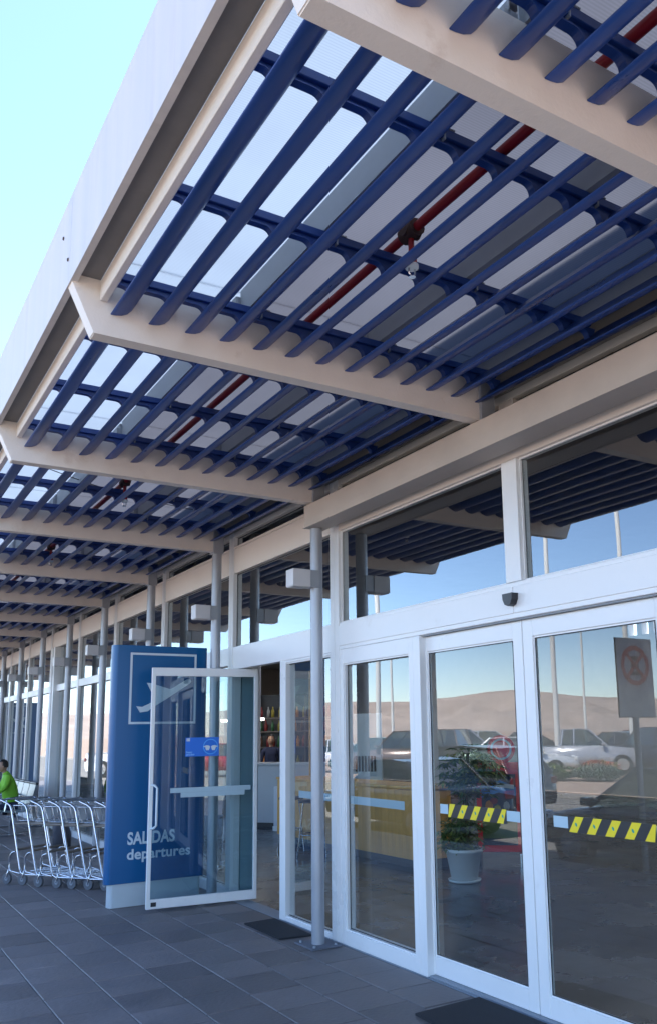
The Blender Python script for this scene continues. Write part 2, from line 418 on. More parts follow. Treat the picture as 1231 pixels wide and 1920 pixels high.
# blue bars with scalloped brackets that carry the blades
bar = MB(); bar.box((.935, -.020, 3.712), (3.26, .020, 3.750), BLUE2, .003)
poly_top = 3.7115
for i, x in enumerate(SX):
    x_l = x-.1843+.118 if i else .945
    cx, cz, rr_ = x+.016, 3.645, .045
    arc = [(x_l, 3.690), (cx, 3.690)]
    for t in range(1, 7):
        a = math.pi/2*(1-t/6); arc.append((cx+rr_*math.cos(a), cz+rr_*math.sin(a)))
    pts = [(x_l, poly_top)]+arc+[(x+.085, 3.660), (x+.112, 3.688), (x+.122, poly_top)]
    bar.prism(pts, 'y', -.004, .004, BLUE2)
    for j in range(len(arc)-1):          # curved flange that edges the web
        (xa, za), (xb, zb) = arc[j], arc[j+1]; dx, dz = xb-xa, zb-za; ll = math.hypot(dx, dz); nx_, nz_ = dz/ll*.005, -dx/ll*.005
        bar.add([(xa, -.017, za), (xb, -.017, zb), (xb, .017, zb), (xa, .017, za), (xa+nx_, -.017, za+nz_), (xb+nx_, -.017, zb+nz_), (xb+nx_, .017, zb+nz_), (xa+nx_, .017, za+nz_)],
                [(0, 1, 2, 3), (4, 7, 6, 5), (0, 4, 5, 1), (2, 6, 7, 3)], BLUE2)
bme2 = bar.mesh('bracket_bar')
for k in range(K0, K1):
    for dy in (.48, 1.265, 2.05):
        if dy == 2.05: dy = 2.045
        link('bracket_bar', bme2, canopy, (0, BY[k]+dy, 0))
# purlins on the beams, hangers from purlin to bar
PXS = (1.64, 2.42, 3.20)
for k in range(K0, K1):
    for x in PXS:
        p = MB(); c = .004
        pts = [(x, 3.753), (x+.055, 3.753), (x+.055, 3.757), (x+.004, 3.757), (x+.004, 3.893), (x+.055, 3.893), (x+.055, 3.897), (x, 3.897)]
        p.prism(pts, 'y', BY[k]+.03, BY[k+1]-.03, GALV)
        for yy in (BY[k]+.03, BY[k+1]-.036): p.box((x-.02, yy, 3.753), (x+.075, yy+.006, 3.86), GALV)
        p.obj('purlin', canopy)
hm = MB(); hm.box((.0, -.024, 3.70), (.006, .024, 3.87), GALV); hm.box((.0, -.024, 3.748), (.05, .024, 3.7525), GALV)
hme = hm.mesh('hanger_plate')
for k in range(K0, K1):
    for dy in (.48, 1.265, 2.045):
        for x in PXS[:2]: link('hanger_plate', hme, canopy, (x+.058, BY[k]+dy, 0))
for k in range(K0, K1):
    r = MB(); r.box((.80, BY[k]-.0, 3.90), (1.668, BY[k+1]-.006, 3.91), POLY); r.obj('roof_sheet', canopy)
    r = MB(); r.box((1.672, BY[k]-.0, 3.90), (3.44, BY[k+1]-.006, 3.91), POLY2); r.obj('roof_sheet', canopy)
# columns and the stub posts above them
colm = MB(); colm.cyl((0, 0, .012), .050, 3.463, 'z', GREY, 24)
colm.box((-.06, -.06, 3.46), (.052, .06, 3.748), GREY, .004)
cme = colm.mesh('column')
cshort = MB(); cshort.cyl((0, 0, .012), .050, 3.255, 'z', GREY, 24); csme = cshort.mesh('column')
stub = MB(); stub.box((-.06+.0, -.06, 3.4655), (.052, .06, 3.748), GREY, .004); stme = stub.mesh('stub_post')
PLM = mat('scuffed_steel_plate', (0.13, 0.14, 0.17), 0.6, var=0.2, vscale=9)
plate = MB(); plate.box((-.125, -.15, 0.0), (.125, .15, .012), PLM, .003)
for sx in (-.09, .09):
    for sy in (-.11, .11): plate.cyl((sx, sy, .012), .012, .014, 'z', GALV, 6)
pme = plate.mesh('base_plate')
for k in range(K0, K1+1):
    loc = (3.277, BY[k], 0)
    if k in (-1,):
        link('stub_post', stme, canopy, loc); continue
    if k in (0, -2): link('stub_post', stme, canopy, loc); link('column', csme, canopy, loc)
    else: link('column', cme, canopy, loc)
    link('base_plate', pme, canopy, loc)
# entrance lintel beam that carries the beam ends where there is no column
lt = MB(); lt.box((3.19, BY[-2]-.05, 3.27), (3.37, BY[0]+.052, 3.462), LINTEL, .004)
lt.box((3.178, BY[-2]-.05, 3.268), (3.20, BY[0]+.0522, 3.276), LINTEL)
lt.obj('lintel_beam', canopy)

# fire pipe
pipe = thing('sprinkler_pipe', 'red sprinkler pipe running under the translucent canopy roof', 'pipe')
pb = MB(); pb.tube([(2.005, BY[K0], 3.79), (2.005, BY[K1], 3.79)], .022, RED, 12); pb.obj('pipe', pipe)
for yy in (2.83, 7.25, 10.25, 14.6, 18.9):
    j = MB(); j.tube([(2.005, yy-.05, 3.79), (2.005, yy+.05, 3.79)], .040, IRON, 12)
    j.tube([(1.965, yy, 3.79), (2.045, yy, 3.79)], .030, IRON, 10)
    j.tube([(2.005, yy, 3.76), (2.005, yy, 3.70), (2.005, yy, 3.645)], .014, RED, 10)
    j.tube([(2.005, yy, 3.655), (2.005, yy, 3.628)], .024, RED, 10)
    j.obj('pipe_tee', pipe)
    h = MB(); h.tube([(2.005, yy, 3.628), (2.005, yy, 3.612)], .030, SIGNWHITE, 12)
    h.tube([(1.99, yy, 3.612), (1.99, yy, 3.585), (2.005, yy, 3.575), (2.02, yy, 3.585), (2.02, yy, 3.612)], .004, CHROME, 6)
    h.cyl((2.005, yy, 3.57), .016, .004, 'z', CHROME, 12)
    h.obj('sprinkler_head', pipe)
wire = MB()
for a, b in (((1.1, 7.1), (2.9, 8.0)), ((1.4, 9.2), (3.1, 9.9))):
    pts = [(a[0]+(b[0]-a[0])*t/8, a[1]+(b[1]-a[1])*t/8, 3.83-.05*math.sin(math.pi*t/8)) for t in range(9)]
    wire.tube(pts, .004, BLACK, 5)
tag(wire.obj('electric_cable'), 'thin dark cables slung loosely under the canopy roof beyond the second bay', 'cable')

# lamps on the columns
lamp0 = None
lampn = ['nearest column, beside the sliding doors', 'second nearest column, behind the open glass door', 'third column, just above the blue departures sign',
         'fourth column, left above the departures sign', 'fifth column, over the luggage carts', 'sixth column from the entrance', 'seventh column from the entrance',
         'eighth column, farthest left in view']
for k in range(0, 8):
    lab = 'pale grey box lamp on the '+lampn[k]
    if lamp0 is None:
        lamp0 = thing('box_lamp', lab, 'lamp', (3.277, BY[k], 0), 0, 'box lamps on the canopy columns')
        b = MB(); b.box((-.245, -.065, 2.765), (-.085, .065, 2.905), LAMPGREY, .003); b.obj('housing', lamp0)
        b = MB(); b.box((-.0845, -.058, 2.765), (.0, .058, 2.905), GREY, .003); b.obj('bracket', lamp0)
        b = MB(); b.box((-.235, -.055, 2.760), (-.095, .055, 2.7655), mat('lamp_lens', (0.5, 0.5, 0.48), 0.25)); b.obj('lens', lamp0)
    else: copy_tree(lamp0, (3.277, BY[k], 0), 0, lab)

# ------------------------------------------------------------------ terminal building
T = thing('terminal_building', 'airport terminal front of white framed glass with entrance doors', 'building')
FX, FB = 3.445, 3.545       # frame front and back
GX = 3.50                   # glass plane
YE = BY[K1]+.2
def part(name, fn, parent=T):
    b = MB(); fn(b); return b.obj(name, parent)
def pane(name, y0, y1, z0, z1, x=GX, m=POLY_GLASS, parent=T):
    b = MB(); yc, zc = (y0+y1)/2, (z0+z1)/2
    b.sheet((-.004, y0-yc, z0-zc), (.004, y1-yc, z1-zc), m, 'x'); o = b.obj(name, parent, (x, yc, zc))
    o.rotation_euler = (0, rnd.uniform(-.0015, .0015), rnd.uniform(-.0022, .0022))
    k = .007; g = MB(); f0, f1 = x-.010, x-.0065
    y0 += .012; y1 -= .012; z0 += .009; z1 -= .009
    for q in ((y0, y0+k, z0, z1), (y1-k, y1, z0, z1), (y0+k, y1-k, z0, z0+k), (y0+k, y1-k, z1-k, z1)): g.box((f0, q[0], q[2]), (f1, q[1], q[3]), BLACK)
    g.obj('gasket', o, (-x, -yc, -zc)); return o
MY = {k: 6.10+2.21*k-(0.01*k) for k in range(-2, K1+1)}    # mullion lines
def mull(y, w=.142, z0=0., z1=3.70, f=FX, b=FB):
    part('mullion', lambda s: (s.box((f, y-w/2, z0), (b, y-.0015, z1), WHITE, .003), s.box((f, y+.0015, z0), (b, y+w/2, z1), WHITE, .003)))
for k in range(-2, K1+1):
    if k == -1: continue
    mull(MY[k], .142 if k < 1 else .12, 0 if k != -2 else 0)
def rail(name, y0, y1, z0, z1, m=WHITE, f=FX+.004, b=FB-.004, bev=.003):
    return part(name, lambda s: s.box((f, y0, z0), (b, y1, z1), m, bev))
# entrance bays (double width, doors) from MY[-2] to MY[0]
ya, yb = MY[-2]+.072, MY[0]-.072
rail('header', ya, yb, 2.262, 2.483)
rail('top_band', ya, yb, 3.257, 3.516, CREAM)
rail('top_rail', ya, yb, 3.648, 3.70, CREAM); rail('clerestory_sill', ya, yb, 3.520, 3.545, CREAM)
part('mullion', lambda s: s.box((FX+.002, 3.815, 2.485), (FB-.002, 3.953, 3.255), WHITE, .003))
part('mullion', lambda s: s.box((FX+.002, 3.815, 3.546), (FB-.002, 3.953, 3.647), CREAM, .003))
for a, b in ((ya, 3.813), (3.955, yb)):
    pane('transom_pane', a-.01, b+.01, 2.478, 3.262, GX, TRANSG); pane('clerestory_pane', a-.01, b+.01, 3.54, 3.652)
    for (y0, y1, z0, z1) in ((a, b, 2.4835, 2.494), (a, b, 3.246, 3.2565), (a, a+.009, 2.494, 3.246), (b-.009, b, 2.494, 3.246)):
        rail('glazing_bead', y0+.0005, y1-.0005, z0, z1, WHITE if z1 < 3.25 else WHITE, FX+.03, FX+.05, 0)
# seams on the header
part('header_cover', lambda s: (s.box((FX-.004, ya+.002, 2.292), (FX+.003, 3.885, 2.455), WHITE, .002), s.box((FX-.004, 3.889, 2.292), (FX+.003, yb-.002, 2.455), WHITE, .002)))
# fixed leaf beside the doors
def leaf(name, y0, y1, z0, z1, f, b, st, bt, tp, glassm=POLY_GLASS, parent=T):
    s = MB(); s.box((f, y0, z0), (b, y0+st, z1), WHITE, .003); s.box((f, y1-st, z0), (b, y1, z1), WHITE, .003)
    s.box((f+.001, y0+st-.001, z0), (b-.001, y1-st+.001, z0+bt), WHITE, .003); s.box((f+.001, y0+st-.001, z1-tp), (b-.001, y1-st+.001, z1), WHITE, .003)
    o = s.obj(name, parent)
    s2 = MB(); bd = .010
    for q in ((y0+st, y0+st+bd, z0+bt, z1-tp), (y1-st-bd, y1-st, z0+bt, z1-tp), (y0+st+bd, y1-st-bd, z0+bt, z0+bt+bd), (y0+st+bd, y1-st-bd, z1-tp-bd, z1-tp)):
        s2.box((f+.012, q[0], q[2]), (b-.01, q[1], q[3]), WHITE)
    s2.obj('glazing_bead', o)
    yc, zc, xc = (y0+y1)/2, (z0+bt+z1-tp)/2, (f+b)/2; hy, hz = (y1-y0)/2-st+.006, (z1-tp-z0-bt)/2+.006
    g = MB(); g.sheet((-.004, -hy, -hz), (.004, hy, hz), glassm, 'x'); g_ = g.obj('glass', o, (xc, yc, zc)); g_.rotation_euler = (0, rnd.uniform(-.001, .001), rnd.uniform(-.002, .002))
    g = MB(); k = .006; a0, a1, c0, c1 = y0+st+bd, y1-st-bd, z0+bt+bd, z1-tp-bd
    for q in ((a0, a0+k, c0, c1), (a1-k, a1, c0, c1), (a0+k, a1-k, c0, c0+k), (a0+k, a1-k, c1-k, c1)): g.box((xc-.010, q[0], q[2]), (xc-.0065, q[1], q[3]), BLACK)
    g.obj('gasket', o)
    return o
lf = leaf('fixed_leaf', 4.985, MY[0]-.073, .0, 2.2605, FX+.003, FB-.003, .055, .105, .118)
part('door_post', lambda s: s.box((FX+.002, 4.90, 0), (FB-.002, 4.983, 2.2605), WHITE, .003))
dC = leaf('sliding_door', 3.893, 4.973, .012, 2.252, 3.502, 3.542, .085, .115, .105)
dD = leaf('sliding_door', 2.80, 3.887, .012, 2.252, 3.502, 3.542, .085, .115, .105)
lf2 = leaf('fixed_leaf', MY[-2]+.073, 2.78, .0, 2.2605, FX+.003, FB-.003, .06, .105, .118)
part('door_track', lambda s: s.box((FX+.02, ya, .0), (FB-.0, 4.9, .010), GALV))
def hidden_track(s): s.box((FX+.02, 2.79, 2.2535), (FB-.004, 4.898, 2.2615), GALV)
part('head_track', hidden_track)
# tape on the sliding doors
def tape(door, ys, ye, s0, s1, first, n):
    x = 3.5165
    b = MB(); b.box((x-.0007, min(ys, ye), 1.050), (x, max(ys, ye), 1.112), FROST); b.obj('frosted_band', door)
    b = MB(); xx = x-.0016; zb, zt = 1.032, 1.118
    b.box((xx-.0005, s1, zb), (xx, s0, zt), BLACK); b.obj('warning_tape', door)
    w, sl, pit = .062, .055, .1335
    y = s0-first
    t = MB()
    xs = xx-.0012
    for i in range(n):
        # stripe leans: top edge further right (smaller y) than the bottom edge
        pts = [(y, zb), (y-w, zb), (y-w-sl, zt), (y-sl, zt)]
        pts = [(min(s0, max(s1, p[0])), p[1]) for p in pts]
        t.add([(xs, p[0], p[1]) for p in pts], [(0, 1, 2, 3)], YELLOW)
        cy = y-w/2-sl/2
        if s1+.03 < cy < s0-.03:
            t.add([(xs-.0006, cy+.008*math.cos(a)+.003*math.sin(a), (zb+zt)/2+.011*math.sin(a)) for a in [6.283*q/8 for q in range(8)]], [tuple(range(8))], mat('tape_logo', (0.01, 0.30, 0.22), 0.5))
        y -= pit
    t.obj('yellow_stripe', door)
tape(dC, 4.80, 3.985, 4.712, 4.120, -.035, 6)
tape(dD, 3.715, 2.90, 3.600, 2.985, .005, 5)
b = MB(); b.box((GX-.0055, 5.20, 1.045), (GX-.0048, 5.975, 1.105), FROST); b.obj('frosted_band', lf)
# bay with the swing door
y0, y1 = MY[0]+.072, MY[1]-.061
rail('header', y0, y1, 2.252, 2.485); rail('top_band', y0, y1, 3.257, 3.516, CREAM)
rail('clerestory_sill', y0, y1, 3.520, 3.545, CREAM); rail('top_rail', y0, y1, 3.648, 3.70, CREAM)
pane('transom_pane', y0-.01, y1+.01, 2.478, 3.262, GX, TRANSG); pane('clerestory_pane', y0-.01, y1+.01, 3.54, 3.652)
fp = leaf('fixed_leaf', 6.175, 7.115, .0, 2.2505, FX+.003, FB-.003, .012, .035, .022)
part('door_jamb', lambda s: s.box((FX+.001, 7.005, 0), (FB, 7.12, 2.2515), WHITE, .003))
b = MB(); b.box((GX-.0055, 6.25, 1.045), (GX-.0048, 6.84, 1.105), FROST); b.obj('frosted_band', fp)
# further bays
for k in range(1, K1):
    y0, y1 = MY[k]+.061, MY[k+1]-.061
    hz = (2.43, 2.55) if k > 1 else (2.30, 2.485)
    rail('header', y0, y1, hz[0], hz[1]); rail('top_band', y0, y1, 3.257, 3.516, CREAM)
    rail('clerestory_sill', y0, y1, 3.520, 3.545, CREAM); rail('top_rail', y0, y1, 3.648, 3.70, CREAM)
    rail('sill', y0, y1, .0, .10)
    pane('transom_pane', y0-.01, y1+.01, hz[1]-.008, 3.262); pane('clerestory_pane', y0-.01, y1+.01, 3.54, 3.652)
    pane('window_pane', y0-.01, y1+.01, .095, hz[0]+.008)
# second entrance frames further on
for y in (16.55, 16.75):
    part('mullion', lambda s: s.box((FX-.06, y-.05, 0), (FB, y+.05, 3.25), WHITE, .003))
# structure above, behind and beside
part('wall_band', lambda s: s.box((FX+.002, BY[K0]-.5, 3.702), (3.75, YE, 4.7), IWALL, 0))
part('wall_end', lambda s: s.box((3.4452, BY[K0]-.8, 0), (3.75, MY[-2]-.072, 3.70), IWALL, 0))
def holed(z0, z1, m):
    def f(s):
        ys = [BY[K0]-.8]
        for a, b in SKY: ys += [a, b]
        ys.append(YE)
        for i in range(0, len(ys), 2): s.box((3.752, ys[i], z0), (16.3, ys[i+1], z1), m)
        for a, b in SKY: s.box((3.752, a, z0), (7.1, b, z1), m); s.box((14.4, a, z0), (16.3, b, z1), m)
    return f
SKY = [(.5, 3.2), (5.2, 7.9), (9.9, 12.6), (14.6, 17.3), (19.3, 22.0)]
part('roof_slab', holed(4.3, 4.6, ICEIL))
for a, b in SKY: part('added_rooflight', lambda s: s.box((7.05, a-.05, 4.605), (14.45, b+.05, 4.62), ADDED_ROOFL))  # added rooflights that let more daylight into the hall
part('flashing', lambda s: s.box((3.30, BY[K0], 3.915), (3.444, YE-.2, 4.02), SOFFIT))
part('ceiling', holed(4.05, 4.10, ICEIL))
part('added_dark_ceiling', lambda s: (s.box((3.552, BY[K0]-.8, 3.34), (7.0, YE, 3.38), DCEIL), s.box((7.0, BY[K0]-.8, 3.34), (7.06, YE, 4.05), DCEIL)))  # ceiling added to keep the view through the transoms dark
def backwall(s):
    s.box((16.0, BY[K0]-.8, 0), (16.2, 12.2, 4.05), IWALL); s.box((16.0, 14.0, 0), (16.2, YE, 4.05), IWALL)
    s.box((16.0, 12.2, 0), (16.2, 14.0, 3.75), IWALL); s.box((16.0, 13.25, 3.75), (16.2, 13.4, 4.05), IWALL); s.box((16.0, 13.6, 3.75), (16.2, 13.75, 4.05), IWALL)
part('back_wall', backwall)
part('side_wall', lambda s: s.box((3.75, BY[K0]-1.0, 0), (16.2, BY[K0]-.8, 4.05), IWALL))
part('side_wall', lambda s: s.box((3.75, YE, 0), (16.2, YE+.2, 4.05), IWALL))
part('threshold', lambda s: s.box((PX1+.001, ya, -.1), (3.60, YE, -.001), GALV))
part('interior_column', lambda s: s.cyl((6.9, 15.3, 0), .09, 4.05, 'z', CWHITE, 20))
part('interior_column', lambda s: s.cyl((8.6, 6.9, 0), .16, 4.05, 'z', CWHITE, 20))
part('vestibule_panel', lambda s: s.box((3.56, 8.262, .05), (3.70, 8.285, 2.25), TEAL, .003))
g = MB(); g.box((3.601, BY[K0]-.8, -.2), (16, YE, -.002), IFLOOR); struct(g.obj('hall_floor'))
# motion sensor
s = MB(); n_ = 10
prof2 = [(-.045, .035), (.045, .035), (.042, .0), (.025, -.032), (.0, -.042), (-.025, -.032), (-.042, .0)]
s.prism(prof2, 'x', FX-.055, FX-.0045, BLACK); 
ob = s.obj('door_sensor', None, (0, 3.885, 2.375)); tag(ob, 'small black motion sensor on the white header above the sliding doors', 'sensor')

# swing door standing open, square to the facade
sdw = 1.055
SDO = (2.565, 8.10, .028); SDR = math.atan2(-.115, 1.05)
sd_ = MB()
sd_.box((0, -.02, 0), (.036, .02, 2.215), WHITE, .003); sd_.box((sdw-.036, -.02, 0), (sdw, .02, 2.215), WHITE, .003)
sd_.box((.035, -.019, 0), (sdw-.035, .019, .085), WHITE, .003); sd_.box((.035, -.019, 2.135), (sdw-.035, .019, 2.215), WHITE, .003)
sdo = sd_.obj('swing_door', T, SDO, SDR)
b = MB(); b.sheet((.03, -.003, .08), (sdw-.03, .003, 2.14), DOORGL, 'y'); b.obj('glass', sdo)
b = MB(); b.tube([(.022, -.02, 1.115), (.045, -.045, 1.108), (.066, -.058, 1.085), (.066, -.058, .745), (.045, -.045, .722), (.022, -.02, .715)], .011, SIGNWHITE, 10); b.obj('handle', sdo)
b = MB(); b.box((.042, -.0225, .022), (.092, -.0195, .06), BLACK, .001); b.obj('lock', sdo)
b = MB(); b.box((.20, -.0045, 1.03), (.99, -.0035, 1.075), FROST); b.box((.30, -.0056, .985), (.93, -.0048, 1.0295), FROST); b.obj('frosted_band', sdo)
# sticker: goggles in a ring, small print
b = MB(); X0, X1, Z0, Z1 = .335, .665, 1.365, 1.545
b.box((X0, -.0046, Z0), (X1, -.0036, Z1), STICKB)
def ringp(cx, cz, r0, r1, y, m, n=24):
    vs = []; fs = []
    for i in range(n):
        a = 6.2832*i/n; vs += [(cx+r0*math.cos(a), y, cz+r0*math.sin(a)), (cx+r1*math.cos(a), y, cz+r1*math.sin(a))]
        j = (i+1) % n; fs.append((2*i, 2*j, 2*j+1, 2*i+1))
    return vs, fs, m
cx, cz = .582, 1.455
b.add(*ringp(cx, cz, .066, .074, -.0052, mat('sticker_line', (0.10, 0.42, 0.9), 0.5)))
for sx in (-1, 1):
    b.add([(cx+sx*px, -.0053, cz+pz) for px, pz in ((.006, .004), (.022, .012), (.048, .014), (.052, -.006), (.044, -.034), (.016, -.034), (.008, -.012))], [tuple(range(7))], SIGNWHITE)
    b.add([(cx+sx*px, -.0053, cz+pz) for px, pz in ((.050, .010), (.068, .006), (.068, -.004), (.050, -.004))], [(0, 1, 2, 3)], SIGNWHITE)
b.add([(.345, -.0053, 1.51), (.378, -.0053, 1.51), (.378, -.0053, 1.538), (.345, -.0053, 1.538)], [(0, 1, 2, 3)], mat('sticker_badge', (0.55, 0.62, 0.75), 0.5))
sto = b.obj('safety_sticker', sdo)
for tx, zz in (('Empuje', 1.398), ('para abrir', 1.376)):
    me = text_mesh(tx, .024, .8, .0008, .0002); me.materials.clear(); me.materials.append(mat('sticker_print', (0.25, 0.55, 0.95), 0.5))
    me.transform(Matrix.Translation((.345, -.0052, zz)) @ Matrix.Rotation(math.pi/2, 4, 'X'))
    link('sticker_lettering', me, sdo)

# ------------------------------------------------------------------ doormats
b = MB(); b.add([(3.105, 6.415, .0), (3.38, 6.385, .0), (3.405, 7.125, .0), (3.105, 7.095, .0)]*1, [(0, 1, 2, 3)], MATM)
b = MB(); b.prism([(3.105, 6.415), (3.375, 6.385), (3.40, 7.12), (3.105, 7.095)], 'z', .002, .014, MATM)
tag(b.obj('doormat'), 'small dark rubber doormat at the open door, left of the nearest column', 'doormat')
b = MB(); b.prism([(2.80, 2.2), (3.43, 2.2), (3.43, 4.345), (2.945, 4.32)], 'z', .002, .014, MATM)
tag(b.obj('doormat'), 'large dark doormat in front of the sliding doors at the bottom edge', 'doormat')

# ------------------------------------------------------------------ departures signs
plane_pts = [(2.533, 1.887), (2.591, 1.881), (2.657, 1.91), (2.722, 1.951), (2.694, 2.001), (2.633, 2.119), (2.675, 2.116), (2.872, 2.059), (2.889, 2.065), (3.051, 2.163), (3.082, 2.162), (3.094, 2.139), (3.079, 2.118), (2.84, 1.961), (2.691, 1.869), (2.65, 1.837), (2.572, 1.826)]
sg = thing('departures_sign', 'blue freestanding departures sign with aeroplane symbol behind the open glass door', 'sign', (2.79, 8.56, 0), 0, 'departures signs')
hw, dp = .492, .085
pl = []
for i in range(17):      # lens-like plan with rounded ends
    a = math.pi*i/16; pl.append((-hw+.045-.045*math.sin(a), -dp*math.cos(a)))
for i in range(17):
    a = math.pi*i/16; pl.append((hw-.045+.045*math.sin(a), dp*math.cos(a)))
b = MB(); b.prism(pl, 'z', .215, 2.49, SIGNBLUE, True); po = b.obj('panel', sg)
b = MB(); b.prism([(x*.93, y*.85) for x, y in pl], 'z', .0, .2145, PLINTH, True); b.obj('plinth', sg)
fy = -dp-.0012
def rel(p): return (p[0]-2.79, p[1])
b = MB(); b.prism([rel(p) for p in plane_pts], 'y', fy-.001, fy, SIGNWHITE); b.obj('aeroplane_symbol', sg)
b = MB(); q = [rel(p) for p in ((2.461, 1.712), (3.147, 1.712), (3.147, 2.418), (2.461, 2.418))]; t_ = .022
(x0, z0), (x1, z1) = q[0], q[2]
b.box((x0, fy-.001, z0), (x1, fy, z0+t_), SIGNWHITE); b.box((x0, fy-.001, z1-t_), (x1, fy, z1), SIGNWHITE)
b.box((x0, fy-.001, z0+t_), (x0+t_, fy, z1-t_), SIGNWHITE); b.box((x1-t_, fy-.001, z0+t_), (x1, fy, z1-t_), SIGNWHITE); b.obj('symbol_border', sg)
def sign_text(body, x0, x1, zb, size):
    me = text_mesh(body, size, 1, size*(.030 if body.isupper() else .024), .001); me.materials.clear(); me.materials.append(SIGNWHITE)
    xs = [v.co.x for v in me.vertices]; a, c = min(xs), max(xs)
    me.transform(Matrix.Translation((x0, fy, zb)) @ Matrix.Diagonal(((x1-x0)/(c-a), 1, 1, 1)) @ Matrix.Rotation(math.pi/2, 4, 'X') @ Matrix.Translation((-a, 0, 0)))
    return link('lettering', me, sg)
sign_text('SALIDAS', 2.490-2.79, 2.957-2.79, .572, .158)
sign_text('departures', 2.490-2.79, 3.120-2.79, .432, .135)
copy_tree(sg, (2.93, 23.8, 0), 0, 'distant blue departures sign at the left edge, beyond the seated person')

# ------------------------------------------------------------------ luggage carts
def make_cart(label):
    c = thing('luggage_cart', label, 'luggage cart', (0, 0, 0), 0, 'nested luggage carts')
    WD = .50
    # local x = forward, local y = across (0 = side nearest the road)
    for s, y in ((0, 0.0), (1, WD)):
        b = MB(); b.tube([(-.165, y, 1.035), (-.06, y, .995), (-.015, y, .965), (.005, y, .92), (.17, y, .20), (.195, y, .145), (.24, y, .125), (.62, y, .13), (.70, y+(.08 if s == 0 else -.08), .13)], .0125, CHROME, 8)
        b.obj('side_frame', c)
        b = MB(); b.tube([(.095, y, .40), (.05, y, .385), (.02, y, .34), (.015, y, .20), (.04, y, .16), (.10, y, .15), (.18, y, .135)], .010, CHROME, 8)
        b.obj('caster_bracket', c)
    b = MB(); b.tube([(-.165, 0, 1.035), (-.165, WD, 1.035)], .012, GALV, 8); b.obj('push_handle', c)
    b = MB(); b.tube([(.42, .05, .76), (.045, 0, .74), (.045, WD, .74), (.42, WD-.05, .76)], .013, BRASS, 8); b.obj('bumper_bar', c)
    b = MB(); b.tube([(.10, 0, .42), (.10, WD, .42)], .016, BRASS, 8); b.obj('cross_bar', c)
    # basket of wires
    b = MB()
    rim = [(.0, .03, .965), (.40, .07, .965), (.40, WD-.07, .965), (.0, WD-.03, .965), (.0, .03, .965)]
    b.tube(rim, .008, CHROME, 6)
    bot = [(.05, .06, .775), (.36, .09, .775), (.36, WD-.09, .775), (.05, WD-.06, .775), (.05, .06, .775)]
    b.tube(bot, .006, CHROME, 6)
    for i in range(5):
        t = i/4
        b.tube([(.0+.40*t, .03+.04*t, .965), (.05+.31*t, .06+.03*t, .775)], .0035, CHROME, 4)
        b.tube([(.0+.40*t, WD-.03-.04*t, .965), (.05+.31*t, WD-.06-.03*t, .775)], .0035, CHROME, 4)
    for i in range(1, 5):
        t = i/5; y = .07+(WD-.14)*t
        b.tube([(.40, y, .965), (.36, y, .775), (.05, y, .775), (.0, y, .965)], .0035, CHROME, 4)
    b.obj('wire_basket', c)
    b = MB(); b.add([(.395, .075, .985), (.395, WD-.075, .985), (.46, WD-.075, .80), (.46, .075, .80), (.401, .075, .989), (.401, WD-.075, .989), (.466, WD-.075, .804), (.466, .075, .804)],
                    [(0, 1, 2, 3), (4, 7, 6, 5), (0, 4, 5, 1), (3, 2, 6, 7), (0, 3, 7, 4), (1, 5, 6, 2)], mat('white_board', (0.7, 0.74, 0.8), 0.4)); b.obj('advert_board', c)
    b = MB()
    for i in range(5):
        y = .06+(WD-.12)*i/4; b.tube([(.18, y, .145), (.70, y*.9+.025, .145)], .006, CHROME, 6)
    for x in (.20, .38, .56, .70): b.tube([(x, .02, .135), (x, WD-.02, .135)], .008, CHROME, 6)
    b.obj('load_rack', c)
    wm = MB(); wm.tube([(0, -.014, 0), (0, .014, 0)], .058, RUBBER, 20); wme = wm.mesh('wheel')
    hb = MB(); hb.tube([(0, -.018, 0), (0, .018, 0)], .022, GALV, 12)
    hb.tube([(0, -.02, 0), (.012, -.02, .05), (.018, -.012, .085), (.018, 0, .10)], .007, CHROME, 6)
    hb.tube([(0, .02, 0), (.012, .02, .05), (.018, .012, .085), (.018, 0, .10)], .007, CHROME, 6); hme_ = hb.mesh('wheel_fork')
    for x, y in ((0, 0), (0, WD), (.66, WD/2)):
        w_ = link('wheel', wme, c, (x, y, .058)); link('wheel_fork', hme_, w_, (0, 0, 0))
    for ch in c.children:
        if not ch.name.startswith('wheel'): ch.scale = (1, 1, .875)
    return c
wp = [(1.79, 10.62), (1.92, 10.43), (2.04, 10.19), (2.19, 9.99), (2.31, 9.83), (2.44, 9.66), (2.57, 9.49), (2.70, 9.31), (2.83, 9.13)]
cl = ['outermost luggage cart at the left end of the nested row', 'second luggage cart from the left in the nested row', 'third luggage cart from the left in the nested row',
      'fourth luggage cart from the left, in the middle of the nested row', 'fifth luggage cart from the left in the nested row', 'sixth luggage cart from the left, near the blue sign',
      'seventh luggage cart, half hidden by the blue departures sign', 'eighth luggage cart, hidden behind the departures sign', 'innermost luggage cart, last behind the departures sign']
ang = math.atan2(-.81, .58)
cart = make_cart('chrome '+cl[0])
cart.location = (*wp[0], 0); cart.rotation_euler = (0, 0, ang)
for i in range(1, 7):
    copy_tree(cart, (*wp[i], 0), ang+rnd.uniform(-.02, .02), 'chrome '+cl[i])

